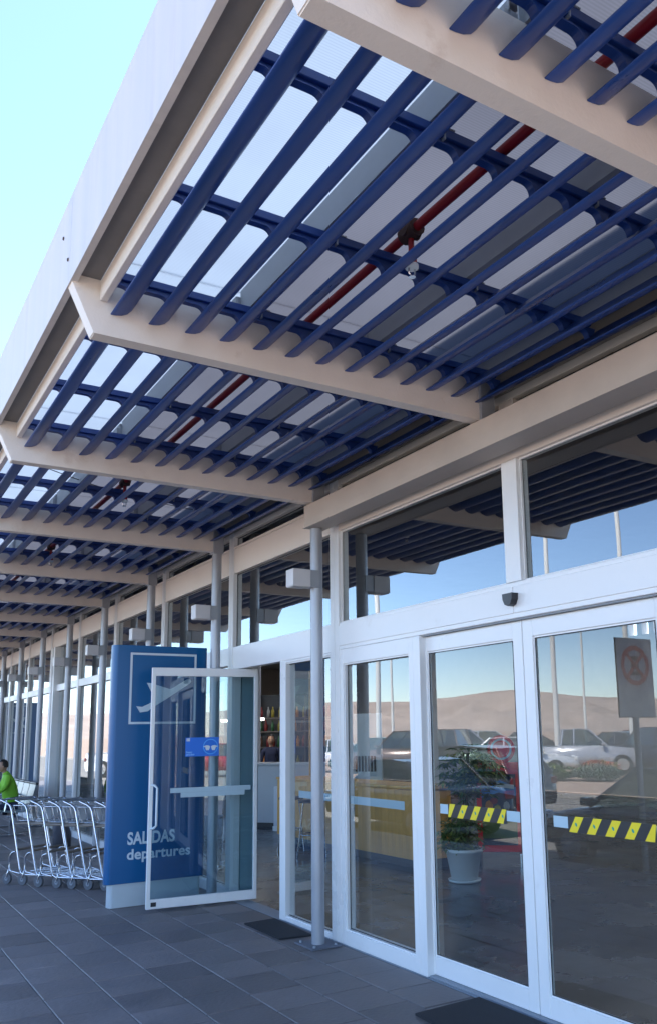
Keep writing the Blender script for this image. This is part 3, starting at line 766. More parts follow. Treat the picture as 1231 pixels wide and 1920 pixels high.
# ------------------------------------------------------------------ people
def skinned(name, verts, edges, radii, m, parent=None, sub=2, root=0):
    me = bpy.data.meshes.new(name); me.from_pydata(verts, edges, []); o = bpy.data.objects.new(name, me); COL.objects.link(o)
    md = o.modifiers.new('skin', 'SKIN'); md.use_smooth_shade = True
    sv = me.skin_vertices[0].data if me.skin_vertices else None
    if sv is None:
        bm = bmesh.new(); bm.from_mesh(me); bm.verts.layers.skin.verify(); bm.to_mesh(me); bm.free(); sv = me.skin_vertices[0].data
    for i, r in enumerate(radii):
        sv[i].radius = r if isinstance(r, tuple) else (r, r)
    sv[root].use_root = True
    sb = o.modifiers.new('sub', 'SUBSURF'); sb.levels = sub; sb.render_levels = sub
    bpy.context.view_layer.update()
    me2 = bpy.data.meshes.new_from_object(o.evaluated_get(bpy.context.evaluated_depsgraph_get()))
    bpy.data.objects.remove(o)
    me2.name = name; me2.materials.clear(); me2.materials.append(m)
    for p in me2.polygons: p.use_smooth = True
    return link(name, me2, parent)
def ball(c, r, m, name, parent, seg=20, cut=None):
    bm = bmesh.new(); bmesh.ops.create_uvsphere(bm, u_segments=seg, v_segments=seg//2+2, radius=1)
    for v in bm.verts:
        v.co = Vector((v.co.x*r[0], v.co.y*r[1], v.co.z*r[2]))
    if cut: 
        dele = [v for v in bm.verts if cut(v.co)]
        bmesh.ops.delete(bm, geom=dele, context='VERTS')
    for v in bm.verts: v.co += Vector(c)
    b = MB(); b.bm(bm, m, True); return b.obj(name, parent)
def head(c, f, parent, s=.9):
    """head centred at c looking along unit vector f (horizontal)"""
    ang_ = math.atan2(f[1], f[0])
    h = ball((0, 0, 0), (.092*s, .074*s, .118*s), SKIN, 'head', parent); h.location = c; h.rotation_euler = (0, 0, ang_)
    for sy in (-1, 1):
        e = ball((.083*s, sy*.030*s, .008*s), (.009*s, .012*s, .007*s), BLACK, 'eye', h, 8)
        ball((.0, sy*.075*s, -.005*s), (.020*s, .010*s, .030*s), SKIN, 'ear', h, 10)
    b = MB(); b.tube([(.086*s, 0, .012*s), (.108*s, 0, -.022*s), (.092*s, 0, -.030*s)], [.008*s, .014*s, .010*s], SKIN, 8); b.obj('nose', h)
    b = MB(); b.tube([(.080*s, -.022*s, -.056*s), (.088*s, 0, -.058*s), (.080*s, .022*s, -.056*s)], .005*s, mat('lips', (0.28, 0.10, 0.08), 0.5), 6); b.obj('mouth', h)
    ball((-.010*s, 0, .018*s), (.101*s, .085*s, .120*s), HAIR, 'hair', h, 22, cut=lambda v: v.x > .050*s and v.z < .065*s or v.z < -.065*s)
    return h
def hand(parent, w, d, m=SKIN):
    """relaxed hand from wrist w along direction d: palm and five fingers"""
    w = Vector(w); d = Vector(d).normalized(); s = d.cross(Vector((0, 0, 1))).normalized(); n = s.cross(d)
    b = MB(); b.tube([w-d*.02, w+d*.02, w+d*.055, w+d*.075], [.022, .030, .034, .030], m, 10)
    for i, (o_, l_) in enumerate(((-.027, .060), (-.009, .070), (.009, .066), (.026, .052))):
        p = w+d*.07+s*o_; b.tube([p, p+d*l_*.5-n*.008, p+d*l_*.85-n*.030, p+d*l_*.9-n*.05], [.0095, .009, .008, .006], m, 8)
    p = w+d*.025+s*-.03; b.tube([p, p+d*.025-s*.022-n*.008, p+d*.05-s*.024-n*.02], [.011, .010, .008], m, 8)
    b.obj('hand', parent)
# seated person, facing the road (-x), elbows forward
P = thing('person', 'seated person in a lime green jacket and dark trousers at the far left', 'person', (2.68, 15.9, 0), math.pi)
# local +x = facing
bv = [(0, 0, .50), (.02, 0, .66), (.05, 0, .82), (.09, 0, .98), (.12, 0, 1.07), (.15, 0, 1.13),
      (.10, .15, 1.01), (.16, .20, .83), (.36, .14, .72), (.10, -.15, 1.01), (.16, -.20, .83), (.36, -.14, .72)]
be = [(0, 1), (1, 2), (2, 3), (3, 4), (4, 5), (3, 6), (6, 7), (7, 8), (3, 9), (9, 10), (10, 11)]
skinned('jacket', bv, be, [(.12, .15), (.115, .15), (.12, .155), (.11, .15), (.06, .07), (.045, .045), .062, .052, .036, .062, .052, .036], GREENV, P)
lv = [(0, 0, .50), (.02, .09, .47), (.40, .11, .46), (.42, .11, .10), (.44, .11, .05), (.52, .11, .035), (.02, -.09, .47), (.40, -.11, .46), (.42, -.11, .10), (.44, -.11, .05), (.52, -.11, .035)]
le = [(0, 1), (1, 2), (2, 3), (3, 4), (4, 5), (0, 6), (6, 7), (7, 8), (8, 9), (9, 10)]
skinned('trousers', lv, le, [.12, .085, .062, .045, .042, .035, .085, .062, .045, .042, .035], NAVY, P)
b = MB(); b.tube([(.13, 0, 1.06), (.165, 0, 1.16)], .042, SKIN, 10); b.obj('neck', P)
head((.185, 0, 1.215), (1, 0), P)
hand(P, (.38, .13, .715), (1, -.25, -.05)); hand(P, (.38, -.13, .715), (1, .25, -.05))
P.scale = (.93, .93, .93); P.location.z = -.0
# person behind the cafe counter
P2 = thing('person', 'dark-haired person in a navy top standing behind the cafe counter', 'person', (7.55, 16.0, 0), math.radians(-115))
bv = [(0, 0, .85), (0, 0, 1.0), (0, 0, 1.15), (0, 0, 1.27), (.0, 0, 1.33), (0, .16, 1.24), (.02, .21, 1.02), (.16, .16, .93), (0, -.16, 1.24), (.02, -.21, 1.02), (.16, -.16, .93)]
be = [(0, 1), (1, 2), (2, 3), (3, 4), (3, 5), (5, 6), (6, 7), (3, 8), (8, 9), (9, 10)]
skinned('top', bv, be, [(.10, .14), (.10, .135), (.11, .15), (.08, .12), .05, .055, .045, .034, .055, .045, .034], NAVY, P2)
lv = [(0, 0, .86), (0, .08, .78), (0, .09, .42), (0, .09, .08), (.08, .09, .035), (0, -.08, .78), (0, -.09, .42), (0, -.09, .08), (.08, -.09, .035)]
skinned('trousers', lv, [(0, 1), (1, 2), (2, 3), (3, 4), (0, 5), (5, 6), (6, 7), (7, 8)], [.11, .085, .06, .045, .035, .085, .06, .045, .035], BLACK, P2)
b = MB(); b.tube([(0, 0, 1.30), (.01, 0, 1.40)], .042, SKIN, 10); b.obj('neck', P2)
head((.02, 0, 1.47), (1, 0), P2)
hand(P2, (.18, .155, .925), (1, -.2, -.1)); hand(P2, (.18, -.155, .925), (1, .2, -.1))

# ------------------------------------------------------------------ waiting bench (beam seats along the facade)
SEAT = mat('grey_seat_shell', (0.20, 0.24, 0.27), 0.35, metal=0.3)
bench = thing('waiting_bench', 'grey beam bench with curved seat shells by the glass front, left edge', 'bench', (.11, 0, 0))
for i in range(4):
    yy = 15.35+i*.52
    b = MB(); shell = [(2.22, .41), (2.30, .43), (2.50, .41), (2.66, .41), (2.74, .47), (2.79, .60), (2.84, .82), (2.86, .84)]
    pts = shell+[(x+.012, z-.02) for x, z in shell[::-1]]
    for j in range(len(shell)-1):
        b.prism([shell[j], shell[j+1], (shell[j+1][0]+.012, shell[j+1][1]-.02), (shell[j][0]+.012, shell[j][1]-.02)], 'y', yy, yy+.48, SEAT, cap=True)
    b.obj('seat_shell', bench)
    b = MB(); b.tube([(2.86, yy+.0, .84), (2.86, yy+.48, .84)], .025, BLACK, 8); b.obj('back_roll', bench)
for yy in (15.33, 16.37, 17.41):
    b = MB(); b.tube([(2.80, yy, .62), (2.62, yy, .64), (2.40, yy, .62), (2.38, yy, .42)], .016, CHROME, 8); b.obj('armrest', bench)
b = MB(); b.box((2.50, 15.3, .33), (2.56, 17.5, .38), BLACK); b.obj('beam', bench)
for yy in (15.6, 17.2):
    b = MB(); b.box((2.35, yy-.02, .0), (2.75, yy+.02, .03), CHROME); b.box((2.51, yy-.02, .03), (2.55, yy+.02, .33), CHROME); b.obj('leg', bench)
# litter bin beyond the carts
b = MB(); b.lathe([(0, 0), (.13, 0), (.15, .62), (.155, .64), (.14, .64), (.13, .1), (0, .1)], (0, 0, 0), CHROME, 24)
tag(b.obj('litter_bin', None, (3.02, 13.6, 0)), 'round steel litter bin by the glass, seen above the nested carts', 'bin')
# glass cafe table by the window inside
# ------------------------------------------------------------------ interior furniture
ct = thing('cafe_counter', 'white cafe counter seen through the open door', 'counter', (6.0, 14.55, 0), math.atan2(-.79, .61))
for i in range(4):
    b = MB(); b.box((i*.62, .0, .08), (i*.62+.612, .55, 1.04), CWHITE, .004); b.obj('front_panel', ct)
b = MB(); b.box((-.03, -.03, 1.045), (2.51, .6, 1.085), CWHITE, .005); b.obj('worktop', ct)
b = MB(); b.box((0, .03, 0), (2.48, .52, .078), BLACK); b.obj('kickboard', ct)
cab = thing('white_cabinet', 'low white cabinet standing in front of the cafe counter', 'cabinet', (6.35, 13.35, 0), math.atan2(-.79, .61))
b = MB(); b.box((0, 0, .08), (.5, .4, .72), mat('cabinet_white', (0.62, 0.66, 0.75), 0.4), .005); b.obj('carcass', cab)
b = MB(); b.box((-.01, -.01, .0), (.51, .41, .078), mat('cabinet_base', (0.75, 0.78, 0.82), 0.4)); b.obj('base', cab)
# shelving behind the cafe with goods and strip lights
sh = thing('bar_shelving', 'dark back bar shelving behind the cafe counter', 'shelving', (6.6, 17.2, 0), math.atan2(-.62, .78))
b = MB(); b.box((0, .30, 0), (3.2, .34, 2.4), BLACK); b.obj('back_panel', sh)
for z in (.45, .9, 1.3, 1.62, 1.9): 
    b = MB(); b.box((.0, .0, z), (3.2, .30, z+.025), mat('shelf_board', (0.10, 0.08, 0.07), 0.5)); b.obj('shelf', sh)
for x in (0, 1.05, 2.1, 3.17):
    b = MB(); b.box((x, .0, 0), (x+.03, .30, 2.4), mat('shelf_board', (0.1, 0.08, 0.07), 0.5)); b.obj('upright', sh)
goods = [mat('pack_'+n, c, .5) for n, c in (('orange', (.55, .20, .03)), ('yellow', (.35, .28, .04)), ('red', (.22, .03, .03)), ('white', (.35, .35, .34)), ('green', (.04, .13, .05)), ('brown', (.10, .05, .03)))]
shr = sh.rotation_euler.z; Rm = Matrix.Rotation(shr, 4, 'Z')
bot = {}
for gi, gm in enumerate(goods):
    b = MB(); b.lathe([(0, 0), (.032, 0), (.034, .13), (.014, .18), (.013, .22), (0, .22)], (0, 0, 0), gm, 10); bot[gi] = b.mesh('bottle')
shn = {0.9: 'second', 1.3: 'third', 1.62: 'fourth', 1.9: 'top'}
for z in (.9, 1.3, 1.62, 1.9):
    x = .08
    while x < 3.1:
        gi = rnd.randrange(6)
        if abs((x % 1.05)) > .06:
            p = Rm @ Vector((x, .12+rnd.uniform(-.03, .05), z+.026)); o = link('bottle', bot[gi], None, (6.6+p.x, 17.2+p.y, p.z))
            gn = ('orange', 'yellow', 'red', 'white', 'green', 'brown')[gi]; tag(o, 'small %s bottle on the %s shelf of the dark back bar' % (gn, shn[z]), 'bottle', '%s bottles on the %s shelf of the back bar' % (gn, shn[z]))
        x += rnd.uniform(.09, .16)
lampm = mat('lit_strip', (1.0, 0.93, 0.82), .5, emit=9)
for i, (lx, ly, lz, lb) in enumerate(((7.15, 15.75, 1.86, 'short lit strip lamp over the bar, right of the pair'), (6.55, 15.9, 1.84, 'short lit strip lamp over the bar, left of the pair'))):
    b = MB(); b.box((-.11, -.03, 0), (.11, .03, .035), lampm); b.box((-.12, -.04, .036), (.12, .04, .06), CWHITE)
    b.tube([(0, 0, .06), (0, 0, 2.19)], .004, BLACK, 5)
    tag(b.obj('strip_lamp', None, (lx, ly, lz), -.6), lb, 'lamp', 'strip lamps over the bar')
# pine counter
pc = thing('pine_counter', 'honey coloured pine board counter inside, behind the glass', 'counter', (5.93, 8.55, 0), math.atan2(1.0, -.02))
n = 24
wmh = MB(); wmh.box((0, 0, .10), (.1475, .02, .90), WOOD, .002); wmesh = wmh.mesh('board')
for i in range(n): link('board', wmesh, pc, (i*.15, 0, 0))
b = MB(); b.box((0, -.5, .10), (3.6, -.001, .88), WOOD); b.obj('carcass', pc)
b = MB(); b.box((-.02, -.55, .905), (3.62, .03, .94), WOOD, .004); b.obj('worktop', pc)
b = MB(); b.box((.02, -.48, 0), (3.58, -.03, .098), BLACK); b.obj('kickboard', pc)
# bar stools in front of the pine counter
st = thing('bar_stool', 'wire bar stool at the pine counter, left one behind the narrow pane', 'stool', (5.45, 10.9, 0), 0, 'bar stools at the pine counter')
b = MB(); b.lathe([(0, .70), (.17, .70), (.175, .72), (.16, .735), (0, .735)], (0, 0, 0), BLACK, 20); b.obj('seat', st)
for i in range(4):
    a = .785+i*1.5708; b = MB(); b.tube([(.11*math.cos(a), .11*math.sin(a), .70), (.19*math.cos(a), .19*math.sin(a), 0)], .011, CHROME, 6); b.obj('leg', st)
b = MB(); b.tube([(.155*math.cos(t*.5236), .155*math.sin(t*.5236), .30) for t in range(13)], .008, CHROME, 6); b.obj('footrest', st)
copy_tree(st, (5.40, 10.2, 0), .3, 'wire bar stool at the pine counter, right one nearer the sliding doors')
# white screen + fridge behind
b = MB(); b.box((0, 0, 0), (.6, .05, 1.9), mat('screen_white', (0.55, 0.62, 0.66), 0.3), .006); 
for i in range(8): b.box((.08+i*.055, -.012, .95), (.11+i*.055, -.001, 1.2), BLACK)
tag(b.obj('display_screen', None, (7.35, 12.6, 0), -.9), 'pale tall screen panel with dark grille behind the narrow pane', 'panel')
b = MB(); b.tube([(0, 0, 0), (0, 0, 2.6)], .03, WOOD, 8)
tag(b.obj('timber_post', None, (6.6, 12.5, 0)), 'slim timber post standing beside the pale screen panel', 'post')
# red advertising stand
ad = thing('advert_stand', 'red framed advertising stand with round red topper inside the sliding door', 'display stand', (6.97, 8.30, 0), math.radians(-42))
RD = mat('advert_red', (0.80, 0.02, 0.03), 0.35)
b = MB(); b.box((-.27, -.03, .14), (.27, .03, 1.20), RD, .008); b.obj('frame', ad)
b = MB(); yq = -.0315
b.add([(-.21, yq, .22), (.21, yq, .22), (.21, yq, 1.06), (-.21, yq, 1.06)], [(0, 1, 2, 3)], mat('advert_dark', (0.02, 0.03, 0.06), 0.3))
b.add([(-.21, yq-.001, .95), (0, yq-.001, 1.0), (.21, yq-.001, .90), (.21, yq-.001, .80), (0, yq-.001, .84), (-.21, yq-.001, .78)], [(0, 1, 2, 3, 4, 5)], mat('advert_blue', (0.05, 0.22, 0.5), 0.3))
b.add([(-.08, yq-.002, .97), (.19, yq-.002, .93), (.19, yq-.002, .88), (-.04, yq-.002, .91)], [(0, 1, 2, 3)], mat('advert_pale', (0.6, 0.7, 0.75), 0.3))
for (cx_, cz_, rx_, rz_, m_) in ((-.12, .68, .05, .07, 'orange'), (-.02, .62, .05, .08, 'yellow'), (.09, .68, .04, .06, 'white'), (.12, .60, .05, .05, 'brown'), (-.06, .74, .05, .04, 'red')):
    b.add([(cx_+rx_*math.cos(t*.785), yq-.003, cz_+rz_*math.sin(t*.785)) for t in range(8)], [tuple(range(8))], MATS['pack_'+m_])
b.add([(-.21, yq-.001, .30), (.21, yq-.001, .30), (.21, yq-.001, .50), (-.21, yq-.001, .50)], [(0, 1, 2, 3)], mat('advert_olive', (0.09, 0.13, 0.03), 0.4))
b.obj('poster', ad)
b = MB(); b.tube([(.05, -.02, 1.36), (.05, .02, 1.36)], .17, RD, 28); b.tube([(.05, -.024, 1.36), (.05, -.020, 1.36)], .13, SIGNWHITE, 28); b.tube([(.05, -.028, 1.36), (.05, -.0245, 1.36)], .105, RD, 28); b.obj('round_topper', ad)
b = MB(); b.box((-.26, -.15, 0), (-.23, .15, .138), CHROME); b.box((.23, -.15, 0), (.26, .15, .138), CHROME); b.obj('foot', ad)
# potted plant
pp = thing('potted_plant', 'bushy plant in a white tapered pot just inside the sliding door', 'potted plant', (5.87, 7.61, 0))
b = MB(); b.lathe([(0, .03), (.140, .03), (.192, .31), (.204, .31), (.206, .345), (.190, .345), (.184, .30), (0, .30)], (0, 0, 0), mat('pot_white', (0.78, 0.84, 0.85), 0.4), 32); b.obj('pot', pp)
b = MB(); b.lathe([(0, .004), (.165, .004), (.18, .030), (.17, .030), (.16, .014), (0, .014)], (0, 0, 0), MATS['pot_white'], 32); b.obj('saucer', pp)
b = MB(); b.lathe([(0, .30), (.183, .30)], (0, 0, 0), STEM, 20); b.obj('soil', pp)
b = MB()
stems = []
for i in range(7):
    a = rnd.uniform(0, 6.28); q = [(.03*math.cos(a), .03*math.sin(a), .30)]
    top = (rnd.uniform(-.08, .28), rnd.uniform(-.2, .2), rnd.uniform(1.0, 1.35))
    for t in (1, 2, 3): q.append((q[0][0]+(top[0]-q[0][0])*t/3, q[0][1]+(top[1]-q[0][1])*t/3, .30+(top[2]-.30)*t/3))
    b.tube(q, [.010, .008, .006, .004], STEM, 6)
b.obj('stem', pp)
def leaves(n, fn, lm, sz, name, parent, kind=True):
    b = MB()
    for i in range(n):
        c = Vector(fn()); a = rnd.uniform(0, 6.28); el = rnd.uniform(-.7, .5); s_ = sz*rnd.uniform(.6, 1.25)
        # a whorl of 5 narrow leaflets
        base_ = rnd.uniform(0, 6.28)
        for j in range(5):
            t = base_+j*1.2566; d = Vector((math.cos(t), math.sin(t), el)).normalized(); sd2 = d.cross(Vector((rnd.uniform(-.3, .3), rnd.uniform(-.3, .3), 1))).normalized()*.16*s_
            p0, p1, p2 = c, c+d*s_*.55-Vector((0, 0, .01)), c+d*s_-Vector((0, 0, .25*s_))
            b.add([p0[:], (p1+sd2)[:], p2[:], (p1-sd2)[:]], [(0, 1, 2, 3)], lm[0] if rnd.random() > .22 else lm[1])
    o = b.obj(name, parent)
    if kind: o['kind'] = 'stuff'
    return o
def blob(cx_, cy_, cz_, rx_, ry_, rz_):
    def f():
        while True:
            v = [rnd.uniform(-1, 1) for _ in range(3)]
            if sum(t*t for t in v) < 1: return (cx_+v[0]*rx_, cy_+v[1]*ry_, cz_+v[2]*rz_)
    return f
leaves(150, blob(-.04, -.02, .50, .26, .26, .22), (LEAF, LEAFY), .11, 'lower_foliage', pp)
leaves(260, blob(.14, .0, 1.15, .34, .32, .30), (LEAF, LEAFY), .12, 'upper_foliage', pp)

# ------------------------------------------------------------------ street things seen in the reflections
def car(kind, paint, label, loc, rz, s=.9, cat='car', cols=None):
    P_ = mat('car_paint_'+paint[0], paint[1], .25, metal=.3, coat=.6)
    r = thing('parked_'+('pickup' if kind == 'pickup' else 'car'), label, cat, loc, rz, 'vehicles parked outside')
    Lh = {'sedan': 2.2, 'hatch': 2.0, 'suv': 2.3, 'pickup': 2.6}[kind]
    H = {'sedan': 1.42, 'hatch': 1.48, 'suv': 1.75, 'pickup': 1.72}[kind]; Wd = .86 if kind != 'suv' else .9
    belt = H*.62
    # local +x forward
    if kind == 'sedan': bp = [(-Lh, .42), (-Lh+.02, .80), (-Lh+.35, belt+.02), (-1.2, belt+.04), (.85, belt), (1.5, .80), (Lh-.1, .68), (Lh, .48)]; gh = [(-1.45, belt), (-.85, H-.04), (-.3, H), (.25, H-.02), (1.05, belt)]
    if kind == 'hatch': bp = [(-Lh, .42), (-Lh, .85), (-Lh+.1, belt+.02), (.85, belt), (1.35, .84), (Lh-.1, .72), (Lh, .48)]; gh = [(-Lh+.12, belt), (-Lh+.5, H-.05), (-.5, H), (.15, H-.02), (.98, belt)]
    if kind == 'suv': bp = [(-Lh, .5), (-Lh, .95), (-Lh+.05, belt+.02), (.9, belt), (1.2, 1.02), (Lh-.08, .92), (Lh, .55)]; gh = [(-Lh+.06, belt), (-Lh+.25, H-.03), (-.6, H), (.3, H-.02), (1.0, belt)]
    if kind == 'pickup': bp = [(-Lh, .55), (-Lh, 1.05), (-.7, 1.05), (-.68, belt+.02), (1.0, belt), (1.3, 1.03), (Lh-.08, .92), (Lh, .55)]; gh = [(-.66, belt), (-.55, H-.03), (0, H), (.4, H-.02), (1.1, belt)]
    def section(pts, yb, yt, m, zbase=None, inset=.05):
        b = MB(); n_ = len(pts)
        zs = [p[1] for p in pts]; zmin = min(zs)
        rows = []
        for sgn in (1, -1):
            rows.append([(p[0], sgn*(yb+(yt-yb)*((p[1]-zmin)/(max(zs)-zmin+1e-6))), p[1]) for p in pts])
        return rows
    # lower body: stations with rounded flanks
    b = MB(); ring = []
    xs = [p[0] for p in bp]
    for (x, z) in bp:
        e = .12 if abs(x) > Lh-.2 else .0
        ring.append([(x, Wd-e-.06, .28), (x, Wd-e, .50), (x, Wd-e-.01, min(z, .72) if z > .5 else .5), (x, Wd-e-.09, z-.01), (x, .45, z+.015), (x, -.45, z+.015), (x, -(Wd-e-.09), z-.01), (x, -(Wd-e-.01), min(z, .72) if z > .5 else .5), (x, -(Wd-e), .50), (x, -(Wd-e-.06), .28)])
    vs = [v for rg in ring for v in rg]; m_ = 10; fs = []
    for i in range(len(ring)-1):
        for j in range(m_): fs.append((i*m_+j, i*m_+(j+1) % m_, (i+1)*m_+(j+1) % m_, (i+1)*m_+j))
    fs += [tuple(range(m_))[::-1], tuple(range((len(ring)-1)*m_, len(ring)*m_))]
    b.add(vs, fs, P_, True); b.obj('body', r)
    # greenhouse: glass all round, painted roof and pillars
    def gy(z): t = (z-belt)/(H-belt); return Wd-.10-.17*t
    b = MB(); ring = [[(x, gy(z)*s2, z) for s2 in (1, -1)] for x, z in gh]; n_ = len(gh)
    vs = [v for q_ in ring for v in q_]
    b.add(vs, [tuple(2*i for i in range(n_)), tuple(2*i+1 for i in range(n_))[::-1]]+[(2*i, 2*i+2, 2*i+3, 2*i+1) for i in range(n_-1)], CARGL); b.obj('window', r)
    b = MB(); a_, c_ = gh[1], gh[-2]
    top = [(p[0], p[1]+.012) for p in gh[1:-1]]
    for i in range(len(top)-1):
        (xa, za), (xb_, zb_) = top[i], top[i+1]; ya_, yb_ = gy(za)+.008, gy(zb_)+.008
        b.add([(xa, ya_, za), (xb_, yb_, zb_), (xb_, -yb_, zb_), (xa, -ya_, za), (xa, ya_, za-.05), (xb_, yb_, zb_-.05), (xb_, -yb_, zb_-.05), (xa, -ya_, za-.05)], [(0, 1, 2, 3), (0, 4, 5, 1), (3, 2, 6, 7)], P_)
    for s2 in (1, -1):
        for (pa, pb) in ((gh[0], gh[1]), (gh[-1], gh[-2])):
            b.tube([(pa[0], s2*gy(pa[1]), pa[1]), (pb[0], s2*gy(pb[1]), pb[1]+.01)], .035, P_, 6)
        mx_ = (gh[1][0]+gh[-2][0])/2; b.tube([(mx_-.1, s2*(gy(belt)+.002), belt), (mx_-.06, s2*(gy(H)+.002), H-.01)], .035, P_, 6)
    b.obj('roof', r)
    if kind == 'pickup':
        b = MB(); b.box((-Lh+.08, -.72, 1.052), (-.78, .72, 1.062), BLACK); b.obj('cargo_bed', r)
    tm = MB(); rw = .32 if kind in ('sedan', 'hatch') else .37
    tm.tube([(0, -.10, 0), (0, .10, 0)], rw, mat('tyre', (.02, .02, .02), .8), 24); tme = tm.mesh('wheel')
    rm_ = MB(); rm_.tube([(0, -.108, 0), (0, .108, 0)], rw*.62, CHROME, 16); rme_ = rm_.mesh('rim')
    for x in (-Lh*.62, Lh*.62):
        for s2 in (1, -1):
            w_ = link('wheel', tme, r, (x, s2*(Wd-.10), rw)); link('rim', rme_, w_)
    for s2 in (1, -1):
        b = MB(); b.box((Lh-.16, s2*.50, .60), (Lh-.02, s2*.76, .74), mat('headlight_glass', (.8, .82, .85), .1), .02); b.obj('headlight', r)
        b = MB(); b.box((-Lh-.01, s2*.55, .70), (-Lh+.06, s2*.76, .84), mat('tail_red', (.16, .008, .008), .2), .01); b.obj('tail_light', r)
        b = MB(); b.box((.86, s2*(Wd-.02), belt+.02), (1.02, s2*(Wd+.13), belt+.13), P_, .02); b.obj('mirror', r)
    b = MB(); b.box((Lh-.03, -.62, .34), (Lh+.03, .62, .54), BLACK, .02); b.box((-Lh-.03, -.7, .34), (-Lh+.03, .7, .54), BLACK, .02); b.obj('bumper', r)
    b = MB(); b.box((Lh+.031, -.22, .42), (Lh+.036, .22, .52), SIGNWHITE); b.obj('number_plate', r)
    r.scale = (s, s, s)
    return r
Z = -.168
car('sedan', ('black', (.012, .013, .018)), 'black sedan at the kerb, reflected low in the right sliding door', (-1.95, 7.2, Z), math.pi/2)
car('sedan', ('dark', (.02, .022, .03)), 'dark sedan at the kerb, reflected in the pane left of the sliding doors', (-1.95, 13.1, Z), math.pi/2)
car('hatch', ('graphite', (.015, .016, .018)), 'dark hatchback with a sunlit roof, angled in the second lane, reflected behind the plant', (-4.6, 15.1, Z), math.radians(78), .96)
def vx(az, d): return (6.95-math.sin(az)*d, math.cos(az)*d)
fleet = [
    ('pickup', ('silver', (.50, .51, .55)), 'silver pickup reflected in the middle of the right sliding door', .783, 41, 41.5, 'pickup'),
    ('pickup', ('steel', (.34, .36, .42)), 'grey-blue double cab pickup reflected left of the red stand', .655, 42, 36, 'pickup'),
    ('sedan', ('white', (.80, .80, .80)), 'white sedan reflected above the round red topper', .715, 38, 40, 'car'),
    ('suv', ('brown', (.16, .12, .11)), 'brown off-roader reflected beside the light pole in the fixed pane', .600, 40, -120, 'car'),
    ('suv', ('navy', (.03, .035, .055)), 'navy off-roader reflected at the right edge behind the traffic sign post', .868, 41, -75, 'car'),
    ('sedan', ('darkgrey', (.05, .05, .06)), 'dark grey sedan reflected head-on right of the silver pickup', .826, 47, -100, 'car'),
    ('hatch', ('white2', (.75, .75, .76)), 'small white hatchback reflected farther back between two pickups', .690, 55, 30, 'car'),
    ('sedan', ('black2', (.02, .02, .02)), 'black sedan reflected farther back above the white sedan', .735, 56, 40, 'car'),
    ('hatch', ('teal', (.05, .16, .18)), 'teal hatchback reflected at the left of the fixed pane', .562, 43, -120, 'car'),
    ('sedan', ('red', (.45, .02, .03)), 'bright red sedan reflected beside the open swing door', .385, 45, 30, 'car'),
    ('pickup', ('white3', (.78, .78, .78)), 'white pickup reflected in the windows left of the blue sign', .300, 47, 50, 'pickup'),
    ('suv', ('grey3', (.2, .21, .23)), 'grey off-roader parked beyond the red sedan', .440, 50, -120, 'car'),
    ('sedan', ('white4', (.78, .78, .8)), 'white sedan parked between the teal hatchback and grey off-roader', .505, 46, -120, 'car'),
    ('hatch', ('maroon', (.2, .02, .03)), 'maroon hatchback reflected behind the dark grey sedan', .845, 56, -100, 'car'),
]
for kd, pt, lab, az, d, h_, ct_ in fleet:
    x, y = vx(az, d*.84); car(kd, pt, lab, (x, y, .062 if x < -20 else Z+.084 if x < -9.2 else Z), math.radians(180+h_), s=.98, cat=ct_)
# light poles
POLEM = mat('white_pole_paint', (.78, .76, .72), .5)
pole0 = None
for i, (x, y, lab) in enumerate(((-19.0, 27.2, 'tall white light pole reflected left in the right sliding door'), (-20.7, 24.6, 'tall white light pole reflected behind the traffic sign'),
                 (-12.9, 31.2, 'white light pole reflected in the fixed pane by the nearest column'), (-34, 62, 'distant light pole reflected in the left sliding door'),
                 (-46, 52, 'distant light pole reflected between the two near white poles'), (-18, 58, 'distant slim light pole behind the brown off-roader'))):
    if pole0 is None:
        pole0 = thing('light_pole', lab, 'light pole', (x, y, -.085), 0, 'light poles of the parking lot')
        b = MB(); b.tube([(0, 0, 0), (0, 0, 10.5)], [.12, .085], POLEM, 14); b.obj('pole', pole0)
        b = MB(); b.tube([(-1.1, 0, 10.55), (0, 0, 10.45), (1.1, 0, 10.55)], .035, POLEM, 8); b.obj('arm', pole0)
        for sx in (-1, 1):
            b = MB(); b.box((sx*1.0, -.12, 10.48), (sx*1.55, .12, 10.60), GALV, .02); b.obj('lantern', pole0)
    else: q_ = copy_tree(pole0, (x, y, -.085 if x > -19.4 else .055), .4*i, lab); q_.scale = (1, 1, 1.4 if i < 3 else 1)
pole0.scale = (1, 1, 1.4)
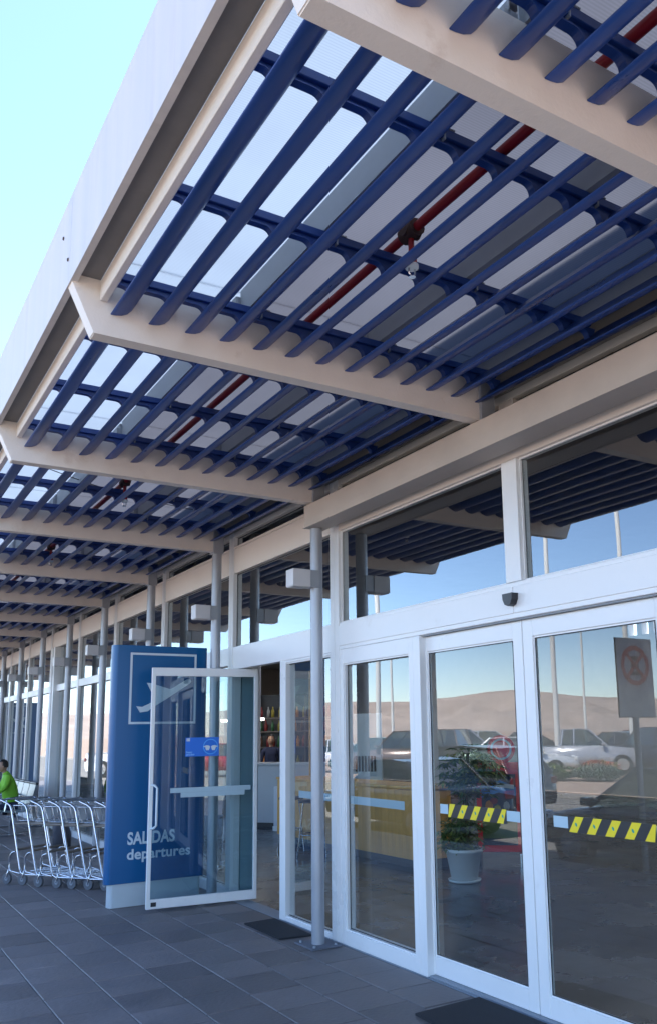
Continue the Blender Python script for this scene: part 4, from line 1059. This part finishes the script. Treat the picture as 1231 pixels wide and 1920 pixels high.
# no-stopping sign on the pavement edge
ts = thing('traffic_sign', 'no-parking board with a crossed red ring on a grey post at the kerb', 'traffic sign', (-.22, 6.33, 0))
b = MB(); b.tube([(0, .03, -.005), (0, .03, 2.52)], .034, GREY, 12); b.obj('post', ts)
b = MB(); b.box((-.275, -.012, 1.71), (.275, 0, 2.55), mat('board_white', (.42, .44, .46), .5), .003); b.box((-.28, .0005, 1.705), (.28, .006, 2.555), BLACK); b.obj('board', ts)
b = MB()
b.add(*ringp(0, 2.26, .165, .215, -.0132, mat('sign_red', (.45, .02, .02), .4), 32))
for a in (.785, 2.356):
    dx, dz = math.cos(a), math.sin(a); nx_, nz_ = -dz*.02, dx*.02
    b.add([(-dx*.17+nx_, -.0136, 2.26-dz*.17+nz_), (dx*.17+nx_, -.0136, 2.26+dz*.17+nz_), (dx*.17-nx_, -.0136, 2.26+dz*.17-nz_), (-dx*.17-nx_, -.0136, 2.26-dz*.17-nz_)], [(0, 1, 2, 3)], MATS['sign_red'])
b.obj('prohibition_ring', ts)
me = text_mesh('E', .28, 1, .008, .0004, 'CENTER'); me.materials.clear(); me.materials.append(BLACK)
me.transform(Matrix.Translation((0, -.0128, 2.16)) @ Matrix.Rotation(math.pi/2, 4, 'X')); link('letter', me, ts)
# shrubs on the island
for i, (x, y, r_, lm, lab) in enumerate(((-13.2, 21.6, 1.0, (LEAF, LEAFY), 'low green shrub on the planted island, reflected in the right sliding door'),
        (-14.2, 20.4, .9, (mat('leaf_grey', (.12, .17, .13), .6), LEAF), 'grey-green shrub on the planted island beside the green one'),
        (-16.6, 22.6, .8, (mat('flower_orange', (.55, .13, .07), .6), LEAFY), 'low orange flowering shrub on the planted island'),
        (-14.0, 33.0, 1.1, (LEAF, LEAFY), 'green shrub by the pole reflected in the fixed pane'))):
    t_ = thing('shrub', lab, 'shrub', (x, y, -.085))
    b = MB()
    for j in range(6):
        a = j*1.05; b.tube([(0, 0, 0), (.4*r_*math.cos(a), .4*r_*math.sin(a), .35)], [.02, .008], STEM, 5)
    b.obj('stem', t_)
    leaves(220, blob(0, 0, .30, r_, r_*.8, .28), lm, .20, 'foliage', t_)
